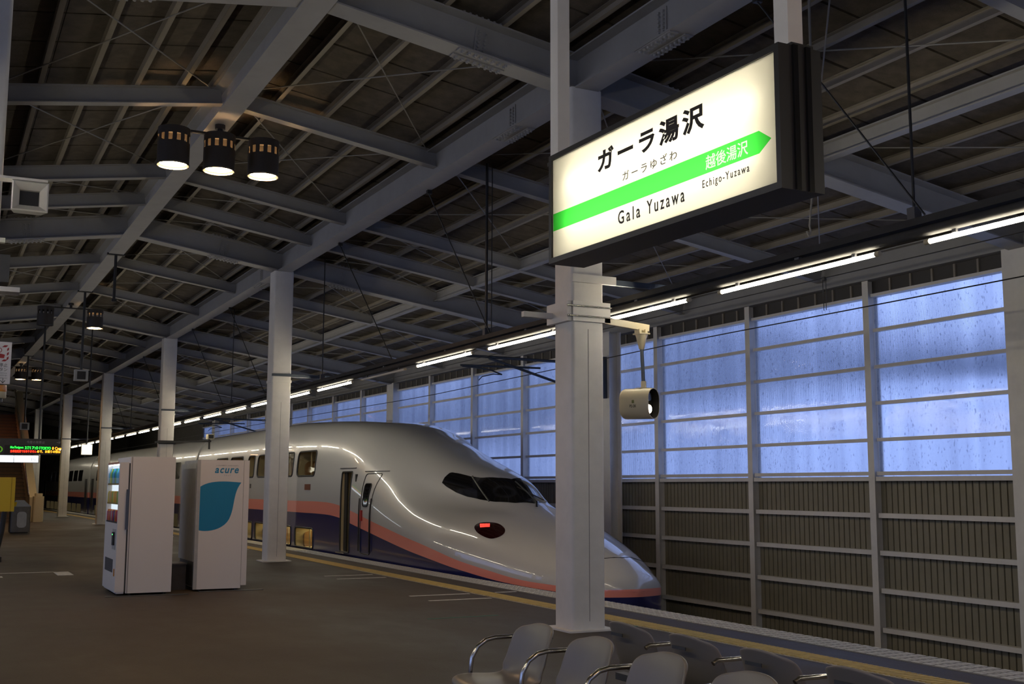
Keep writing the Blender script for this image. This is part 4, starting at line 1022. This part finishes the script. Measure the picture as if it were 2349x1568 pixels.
MB().box(VX0 - .004, VX0, VY0 + .1, VY0 + .18, .26, .36).build('sticker', M['orange'], dr)
MB().box(VX0 + .122, VX0 + .138, VY0 + .015, VY1 - .02, .05, VH - .09).build('door_gasket', M['darkmetal'], dr)
MB().box(VX0 + .098, VX0 + .136, VY0 - .012, VY0 + .004, .9, 1.45).build('door_edge_grip', mat('slate_grip', (.06, .08, .13), .5), dr)
cols = [(.02, .18, .5), (.1, .5, .8), (.05, .4, .15), (.7, .6, .1), (.75, .3, .05), (.7, .05, .04), (.5, .45, .35), (.1, .1, .3)]
bm_ = [mat('bottle_print_%d' % i, c, .3) for i, c in enumerate(cols)]
for r, z in enumerate((1.54, 1.27, 1.01)):
    MB().box(VX0 + .005, VX0 + .063, VY0 + .07, VY1 - .07, z - .03, z - .008).build('shelf', M['darkmetal'], dr)
    for i in range(9):
        y_ = VY0 + .14 + i * .122; hgt = .21 if r == 0 else .19
        c_ = bm_[[0, 1, 1, 2, 0, 1, 2, 3, 1][i] if r == 0 else [3, 2, 4, 4, 3, 2, 4, 6, 3][i] if r == 1 else [5, 5, 4, 7, 5, 6, 5, 4, 5][i]]
        prof = [(.001, 0), (.031, 0), (.031, hgt * .65), (.012, hgt * .88), (.012, hgt), (.001, hgt)] if r == 0 else [(.001, 0), (.03, 0), (.032, .02), (.032, hgt - .06), (.02, hgt - .03), (.001, hgt - .03)]
        MB().lathe(prof, (VX0 + .037, y_, z - .008), 10).build('sample_bottle' if r == 0 else 'sample_can', c_, dr, smooth=.7)
m = MB()
for x_ in (VX0 + .2, VX1 - .08):
    for y_ in (VY0 + .08, VY1 - .08): m.cyl((x_, y_, 0), (x_, y_, .035), .03, n=10)
m.build('feet', M['black'], v1)
MB().box(VX0 + .02, VX0 + .12, VY0 + .02, VY1 - .02, .03, .05).build('kick_plate', M['vendwhite'], v1)

v2 = thing('vending_machine', 'white vending machine side panel printed with a big blue leaf', 'vending machine', (3.85, 17.3, 0), 'vending machines')
A0, A1, B0, B1, BH = 3.43, 4.19, 16.77, 17.9, 1.875
MB().box(A0 + .04, A1 - .08, B0 + .012, B1, .04, BH).build('cabinet', M['vendgrey'], v2)
sp = MB().box(A0 + .05, A1 - .085, B0, B0 + .012, .03, BH).build('side_panel', M['vendwhite'], v2)
MB().box(A0, A0 + .05, B0 + .002, B0 + .05, .03, BH).build('corner_trim', M['vendgrey'], v2)
MB().box(A1 - .08, A1, B0 + .002, B1, .07, BH).build('front_door', M['vendwhite'], v2)
MB().box(A0 - .005, A0 + .04, B0 + .05, B1, .42, BH - .05).build('back_panel', M['vendgrey'], v2)
m = MB(); m.box(A0 + .02, A0 + .04, B0 + .05, B1, .06, .42); m.build('compressor_grille', M['darkmetal'], v2)
leaf = [(0, 0)]
def bez(p0, p1, p2, p3, n=12): return [tuple((1 - t_) ** 3 * p0[i] + 3 * (1 - t_) ** 2 * t_ * p1[i] + 3 * (1 - t_) * t_ ** 2 * p2[i] + t_ ** 3 * p3[i] for i in (0, 1)) for t_ in np.linspace(0, 1, n)]
lx0, lx1 = A0 + .052, 4.075; lz1, lz0 = 1.565, .845
pts = bez((lx0, 1.49), (lx0 + .12, 1.57), (lx0 + .30, 1.58), (lx1, 1.55)) + bez((lx1, 1.55), (lx1 - .11, 1.42), (lx1 - .09, 1.22), (lx1 - .14, 1.08))[1:] + bez((lx1 - .14, 1.08), (lx1 - .20, .86), (lx0 + .12, .835), (lx0, .865))[1:]
m = MB(); n = len(pts); m.add([(a, B0 - .001, b) for a, b in pts], [tuple(range(n))]); m.build('leaf_print', M['vendblue'], sp, fix=False)
text('logo_lettering', 'acure', (3.685, B0 - .001, 1.685), (1, 0, 0), (0, 0, 1), .345, .075, M['vendblue'], sp, .001, .018, 1.15, .25)
text('slogan_lettering', 'いつもの場所で、いつもとちがう。', (3.70, B0 - .001, 1.787), (1, 0, 0), (0, 0, 1), .33, .018, M['inkgrey'], sp, .001, 0, 1.05)
text('logo_reading', 'アキュア', (3.815, B0 - .001, 1.645), (1, 0, 0), (0, 0, 1), .10, .018, M['inkgrey'], sp, .001, 0, 1.3)
m = MB()
for x_ in (A0 + .1, A1 - .14):
    for y_ in (B0 + .08, B1 - .08): m.cyl((x_, y_, 0), (x_, y_, .04), .03, n=10)
m.build('feet', M['black'], v2)
t = thing('junction_box', 'dark low box on the floor between the two vending machines', 'box', (3.25, 17.3, 0))
MB().box(3.1, 3.4, 17.15, 17.6, 0, .36).build('case', M['darkmetal'], t); MB().box(3.09, 3.41, 17.14, 17.61, .36, .38).build('lid', M['galv'], t)
t = thing('anchor_plate', 'thin dark base plate on the floor under the lit vending machine', 'plate', (2.6, 16.6, 0))
m = MB(); m.box(2.2, 3.3, 16.42, 16.52, 0, .008); m.build('plate', M['darkmetal'], t)
t = thing('anchor_plate', 'thin dark base plate on the floor under the leaf-printed vending machine', 'plate', (3.9, 16.7, 0))
m = MB(); m.box(3.5, 4.42, 16.66, 16.755, 0, .008); m.build('plate', M['darkmetal'], t)

# ================================================================== CHAIRS
def make_chair():
    """faces -X; origin on the floor under the back's top edge"""
    t = thing('platform_chair', '', 'chair', (0, 0, 0), 'grey platform chairs in two rows back to back')
    # shell: profile from the seat's front lip to the top of the back, swept across the width
    prof = [(-.47, .385), (-.475, .405), (-.45, .425), (-.36, .425), (-.26, .415), (-.19, .415), (-.14, .43), (-.10, .47), (-.075, .53), (-.055, .60), (-.03, .67), (-.008, .715), (.0, .73)]
    rows = []; W = .235; nw = 12
    for i, (x, z) in enumerate(prof):
        f = i / (len(prof) - 1)
        wd = W * (1 - .10 * max(0, (f - .55) / .45) ** 1.5); 
        if i >= len(prof) - 3: wd *= (.985, .94, .84)[i - len(prof) + 3]
        if i < 3: wd *= (.86, .93, .97)[i]
        r = []
        for j in range(nw + 1):
            v = -1 + 2 * j / nw; c = abs(v) ** 3
            dx = -.055 * c if f > .5 else 0.0; dz = .022 * c if f < .6 else 0.0
            if f > .85: dz -= .02 * v * v
            r.append((x + dx, v * wd, z + dz))
        rows.append(r)
    top = MB().grid(rows)
    me = top.mesh('seat_shell', None, bend=False)
    bm = bmesh.new(); bm.from_mesh(me)
    bmesh.ops.solidify(bm, geom=bm.faces[:], thickness=.016)
    for f in bm.faces: f.smooth = True
    bmesh.ops.recalc_face_normals(bm, faces=bm.faces)
    bm.to_mesh(me); bm.free()
    sh = obj('seat_shell', me, M['seat'], t)
    mo = sh.modifiers.new('round', 'SUBSURF'); mo.levels = 1; mo.render_levels = 2
    m = MB(); m.box(.008, .0135, -.06, .06, .655, .672); g = m.build('grip_slot', M['darkmetal'], sh, local=True)
    m = MB(); m.tube([(.005, .0, .62), (-.02, .0, .635), (-.18, .0, .635), (-.235, .0, .625), (-.29, .0, .59), (-.325, .0, .53), (-.335, .0, .46), (-.335, .0, .40)], .0125, 10)
    m.v = [(a, b + .285, c) for a, b, c in m.v]; m.build('armrest', M['chrome'], t, smooth=.9, local=True)
    m = MB(); m.cyl((-.2, 0, .04), (-.2, 0, .40), .03, n=12); m.build('leg', M['darkmetal'], t, smooth=.8, local=True)
    m = MB(); m.box(-.4, .0, -.04, .04, 0, .04); m.build('foot', M['darkmetal'], t, local=True)
    m = MB(); m.box(-.22, -.16, -.29, .29, .36, .40); m.build('cross_beam', M['darkmetal'], t, local=True)
    return t
proto = make_chair()
fl_lab = ['grey chair of the front row nearest the column, seen from its side', 'second grey chair of the front row from the column', 'third grey chair of the front row from the column', 'fourth grey chair of the front row, only its top in view', 'fifth grey chair of the front row, below the photo']
bl_lab = ['grey chair back beside the foot of the nearest column', 'second grey chair back from the column foot, row facing the train', 'third grey chair back from the column foot, row facing the train', 'rightmost grey chair back, row facing the train', 'grey chair of the row facing the train, below the photo']
for i in range(5):
    o = proto if i == 0 else copy_tree(proto)
    o.location = (3.15, 5.76 - .625 * i, 0); o['label'] = fl_lab[i]
for i in range(5):
    o = copy_tree(proto); o.location = (3.57, 5.66 - .61 * i, 0); o.rotation_euler = (0, 0, math.pi); o['label'] = bl_lab[i]

# ================================================================== LEFT EDGE: SPEAKER, EMERGENCY SIGN
t = thing('horn_speaker', 'white square horn speaker on the left edge column', 'speaker', (.56, 9.5, 3.6))
def sq(y_, w, h, cx=.565, cz=3.76): return [(cx - w, y_, cz - h), (cx + w, y_, cz - h), (cx + w, y_, cz + h), (cx - w, y_, cz + h)]
m = MB(); R_ = [sq(9.50, .135, .12), sq(9.49, .125, .11), sq(9.56, .075, .062), sq(9.62, .07, .06)]
m.add([p for r in R_ for p in r], [(i * 4 + k, i * 4 + (k + 1) % 4, (i + 1) * 4 + (k + 1) % 4, (i + 1) * 4 + k) for i in range(3) for k in range(4)])
m.add(sq(9.50, .135, .12) + sq(9.75, .10, .09), [(k, (k + 1) % 4, (k + 1) % 4 + 4, k + 4) for k in range(4)] + [(4, 5, 6, 7)])
m.build('horn', M['steel'], t, fix=False)
MB().add(sq(9.60, .078, .068), [(0, 1, 2, 3)]).build('throat', M['black'], t, fix=False)
MB().box(.20, .69, 9.5, 9.62, 3.885, 3.905).build('bracket', M['steel'], t)
MB().box(.2, .26, 9.55, 10.495, 3.86, 3.9).build('bracket_arm', M['steel'], t)
m = MB(); m.box(.16, .44, 10.3, 10.36, 3.53, 3.57); m.build('lower_bracket', M['steel'], t)
t = thing('camera_box', 'dark camera box with a pale bracket on the left edge column', 'camera', (.4, 10.3, 3.1))
MB().box(.30, .48, 10.15, 10.4, 3.17, 3.40).build('housing', M['darkmetal'], t); MB().box(.28, .57, 10.2, 10.4, 3.10, 3.14).build('bracket', M['steel'], t)
t = thing('emergency_sign', 'white emergency stop sign with a red dashed frame and hand', 'sign', (.38, 10.4, 2.34), )
EX0, EX1, EZ0, EZ1, EY = .20, .545, 2.345, 2.70, 10.4
pl = MB().box(EX0, EX1, EY, EY + .03, EZ0, EZ1).build('panel', M['vendwhite'], t)
for i in range(4):
    for (x_, z_) in ((EX0 + .03 + i * .08, 2.655), (EX0 + .03 + i * .08, 2.535)):
        MB().add([(x_, EY - .001, z_), (x_ + .03, EY - .001, z_), (x_ + .048, EY - .001, z_ + .016), (x_ + .018, EY - .001, z_ + .016)], [(0, 1, 2, 3)]).build('red_dash', M['redprint'], pl, fix=False)
for i in range(3):
    z_ = 2.545 + i * .038
    for x_ in (EX0 + .02, EX1 - .035):
        MB().add([(x_, EY - .0012, z_), (x_ + .014, EY - .0012, z_ + .012), (x_ + .014, EY - .0012, z_ + .034), (x_, EY - .0012, z_ + .022)], [(0, 1, 2, 3)]).build('red_dash', M['redprint'], pl, fix=False)
hand = [(-.03, .0), (.035, .0), (.04, .03), (.0, .038), (.0, .06), (-.012, .06), (-.012, .025), (-.035, .03)]
MB().add([(.455 + a, EY - .001, 2.562 + b) for a, b in hand], [tuple(range(len(hand)))]).build('red_hand', M['redprint'], pl, fix=False)
m = MB(); m.lathe([(.017, -.0), (.022, -.0)], (0, 0, 0), 18); m.v = [(.449 + a, EY - .0012, 2.628 + b) for a, b, c in m.v]; m.build('red_ring', M['redprint'], pl, fix=False)
text('lettering', '非常停止', (.385, EY - .001, 2.488), (1, 0, 0), (0, 0, 1), .135, .032, M['ink'], pl, .0008, .0, 1.05)
text('lettering', 'ボタン', (.425, EY - .001, 2.452), (1, 0, 0), (0, 0, 1), .095, .028, M['ink'], pl, .0008, .0, 1.05)
for i, s_ in enumerate(('Emergency', 'train stop', 'button')):
    wdt = (.12, .12, .075)[i]; text('lettering', s_, (.52 - wdt, EY - .001, 2.428 - i * .020), (1, 0, 0), (0, 0, 1), wdt, .015, M['inkgrey'], pl, .0008)
m = MB(); m.box(.488, .492, EY - .001, EY, 2.355, 2.392); m.beam((.49, EY - .0006, 2.352), (.472, EY - .0006, 2.374), .001, .005, (1, 0, 0)); m.beam((.49, EY - .0006, 2.352), (.508, EY - .0006, 2.374), .001, .005, (1, 0, 0)); m.build('arrow', M['ink'], pl)
t = thing('warning_beacon', 'orange and white beacon under the emergency sign', 'beacon', (.47, 10.42, 2.22))
MB().lathe([(.001, .115), (.055, .11), (.058, .07), (.055, .055)], (.47, 10.44, 2.225), 16).build('lens', M['orange'], t, smooth=.8)
MB().lathe([(.055, .055), (.056, .01), (.05, 0), (.001, 0)], (.47, 10.44, 2.225), 16).build('base', M['cream'], t, smooth=.8)
MB().lathe([(.03, 0), (.03, -.03), (.001, -.03)], (.47, 10.44, 2.225), 12).build('mount', M['black'], t, smooth=.8)

# ================================================================== FAR LEFT: BOARDS, BIN, STAIRS
YL = 37.0
t = thing('departure_board', 'dark hanging departure board with green, red and orange LED lines', 'board', (2.5, YL, 2.4))
XA, XBb = 1.0, 3.52; ZA, ZB = 2.42, 2.89
MB().box(XA, XBb, YL, YL + .25, ZA, ZB).build('housing', M['darkmetal'], t)
ld = MB().box(1.98, XBb - .03, YL - .012, YL, ZA + .01, ZA + .27).build('led_panel', M['black'], t)
def led(body, x, z, w, h, col, s_=4.0): text('led_text', body, (x, YL - .014, z), (1, 0, 0), (0, 0, 1), w, h, emat('led_' + body[:4], col, s_, False), ld, .003, .012)
led('MaxTanigawa', 2.06, ZA + .155, .36, .085, (.02, 1, .05)); led('317', 2.46, ZA + .155, .12, .085, (.02, 1, .05)); led('17:01', 2.60, ZA + .155, .28, .085, (.02, 1, .05)); led('TOKYO', 2.9, ZA + .15, .28, .085, (.02, 1, .05)); led('8 Cars', 3.22, ZA + .15, .26, .085, (1, .35, .02))
led('全車指定席ではありません', 2.06, ZA + .05, .72, .085, (1, .03, .01)); led('ので、お乗りの際は', 2.80, ZA + .05, .66, .085, (1, .35, .02))
text('board_title', '今度の発車は', (2.5, YL - .002, ZA + .325), (1, 0, 0), (0, 0, 1), .50, .085, M['vendgrey'], t, .001)
text('board_arrow', '→', (3.34, YL - .002, ZA + .33), (1, 0, 0), (0, 0, 1), .11, .08, M['vendgrey'], t, .001)
m = MB(); m.lathe([(.11, 0), (.15, 0)], (0, 0, 0), 24); m.v = [(1.80 + a * .9, YL - .003, ZA + .14 + b * .7) for a, b, c in m.v]; m.build('clock_ring', emat('clock_green', (.25, .75, .05), .35, False), t, fix=False)
MB().beam((1.80, YL - .002, ZA + .14), (1.86, YL - .002, ZA + .07), .002, .012).build('clock_hand', M['orange'], t)
for x_ in (1.35, 2.93): MB().cyl((x_, YL + .1, ZB), (x_, YL + .1, mb(x_) + ZT + .1), .03, n=8).build('hanging_pole', M['black'], t, smooth=.8)
MB().cyl((3.49, YL + .1, ZB), (3.49, YL + .1, mb(3.5) + ZT + .1), .03, n=8).build('hanging_pole', M['black'], t, smooth=.8)
t = thing('guide_sign', 'long white backlit guide sign below the departure board', 'sign', (2.2, YL, 2.1))
bx = MB().box(.9, 2.95, YL + .02, YL + .2, 2.17, 2.40).build('housing', M['galv'], t)
for x0, x1 in ((.92, 2.245), (2.26, 2.93)): MB().box(x0, x1, YL + .012, YL + .02, 2.185, 2.385).build('lit_face', emat('white_guide', (.86, .93, 1), 2.2), t)
text('track_mark', '[1]', (2.66, YL + .008, 2.235), (1, 0, 0), (0, 0, 1), .11, .09, mat('steel_blue_print', (.05, .12, .22), .5), t, .002)
t = thing('lit_platform_sign', 'small white lit box sign left of the fourth column', 'sign', (4.4, 38.6, 2.4))
MB().box(4.32, 4.66, 38.6, 38.75, 2.47, 2.81).build('housing', M['cream'], t); MB().box(4.335, 4.645, 38.592, 38.6, 2.485, 2.795).build('lit_face', emat('cream_sign', (1, .95, .72), 3.0), t); MB().cyl((4.49, 38.68, 2.81), (4.49, 38.68, mb(4.5) + ZT + .12), .02, n=8).build('pole', M['black'], t, smooth=.8)
MB().cyl((4.43, 38.68, 2.42), (4.43, 38.68, 2.47), .03, n=8).build('lower_stub', M['black'], t)
# yellow board on a dark stand
t = thing('yellow_board', 'yellow notice board on a dark stand at the left edge', 'board', (1.3, 25.0, 0))
MB().box(.75, 1.53, 25.0, 25.06, .98, 1.66).build('panel', M['yellow'], t)
MB().box(1.455, 1.465, 24.995, 25.0, .98, 1.66).build('panel_rib', mat('dark_yellow', (.35, .22, .01), .5), t)
m = MB(); m.tube([(1.36, 25.03, .98), (1.33, 25.03, .6), (1.24, 25.03, .1)], .05, 8); m.tube([(.9, 25.03, .98), (.9, 25.03, .1)], .05, 8); m.build('post', M['rubber'], t, smooth=.8)
m = MB(); m.box(.75, 1.34, 24.8, 25.3, 0, .1); m.build('base', M['rubber'], t)
# litter bin
t = thing('litter_bin', 'steel litter bin with a hipped lid and yellow corner', 'bin', (2.72, 39.8, 0))
bx0, bx1, by0, by1 = 2.42, 3.02, 39.5, 40.05
MB().prism(rrect(bx1 - bx0, by1 - by0, .06, 3, (bx0 + bx1) / 2, (by0 + by1) / 2), (0, 0, .03), (1, 0, 0), (0, 1, 0), (0, 0, 1), .80).build('drum', mat('bin_steel', (.13, .125, .12), .4, metal=.5, noise=.2), t, smooth=.7)
MB().prism(rrect(.28, .5, .1, 5, 2.76, .42), (0, by0 - .004, 0), (1, 0, 0), (0, 0, 1), (0, -1, 0), .004).build('front_panel', M['vendgrey'], t)
m = MB(); m.add([(bx0, by0, .83), (bx1, by0, .83), (bx1, by1, .83), (bx0, by1, .83), (bx0 + .17, by0 + .18, 1.03), (bx1 - .2, by0 + .18, 1.03), (bx1 - .2, by1 - .18, 1.03), (bx0 + .17, by1 - .18, 1.03)], [(0, 1, 5, 4), (1, 2, 6, 5), (2, 3, 7, 6), (3, 0, 4, 7), (4, 5, 6, 7), (3, 2, 1, 0)]); m.build('lid', M['vendgrey'], t)
m = MB(); m.add([(bx0 + .01, by0 - .003, .84), (bx0 + .15, by0 - .003, .84), (bx0 + .19, by0 + .12, .97), (bx0 + .11, by0 + .12, .97)], [(0, 1, 2, 3)]); m.build('yellow_flap', M['yellow'], t, fix=False)
MB().prism(rrect(.5, .46, .05, 3, 2.72, 39.78), (0, 0, 0), (1, 0, 0), (0, 1, 0), (0, 0, 1), .03).build('plinth', M['black'], t)
# staircase
t = thing('staircase', 'dark staircase rising away at the far left', 'stairs', (3.0, 52.0, 0))
for i in range(30):
    y_ = 52.0 + i * .30; z_ = (i + 1) * .165
    st = MB().box(1.0, 4.05, y_, y_ + .36, max(0, z_ - .5), z_).build('step', M['stairs'], t)
    MB().box(1.0, 4.05, y_ - .004, y_ + .05, z_ - .03, z_ + .004).build('nosing', M['darkmetal'], st)
m = MB(); m.hexa([(4.05, 51.8, 0), (4.35, 51.8, 0), (4.35, 61.2, 0), (4.05, 61.2, 0), (4.05, 51.8, 1.0), (4.35, 51.8, 1.0), (4.35, 61.2, 6.1), (4.05, 61.2, 6.1)]); m.build('balustrade', M['cream'], t)
MB().tube([(4.0, 51.8, 1.08), (4.0, 61.2, 6.2)], .04, 8).build('handrail', M['chrome'], t, smooth=.8)
t = thing('newel_post', 'pale post at the foot of the far staircase', 'post', (4.35, 51.4, 0))
MB().prism(rrect(.42, .42, .08, 3), (4.35, 51.4, 0), (1, 0, 0), (0, 1, 0), (0, 0, 1), 1.05).build('shaft', M['cream'], t, smooth=.7)
MB().prism(rrect(.3, .3, .08, 3), (4.35, 51.4, 1.05), (1, 0, 0), (0, 1, 0), (0, 0, 1), .12).build('cap', M['cream'], t, smooth=.7)
t = thing('stair_lamp', 'reddish lamp lighting the upper flight of the far staircase', 'lamp', (2.5, 57.5, 5.4))
MB().box(2.2, 2.8, 57.3, 57.7, 5.5, 5.6).build('housing', M['black'], t); MB().box(2.25, 2.75, 57.35, 57.65, 5.488, 5.5).build('lens', emat('red_stair_light', (1, .35, .15), 30), t)
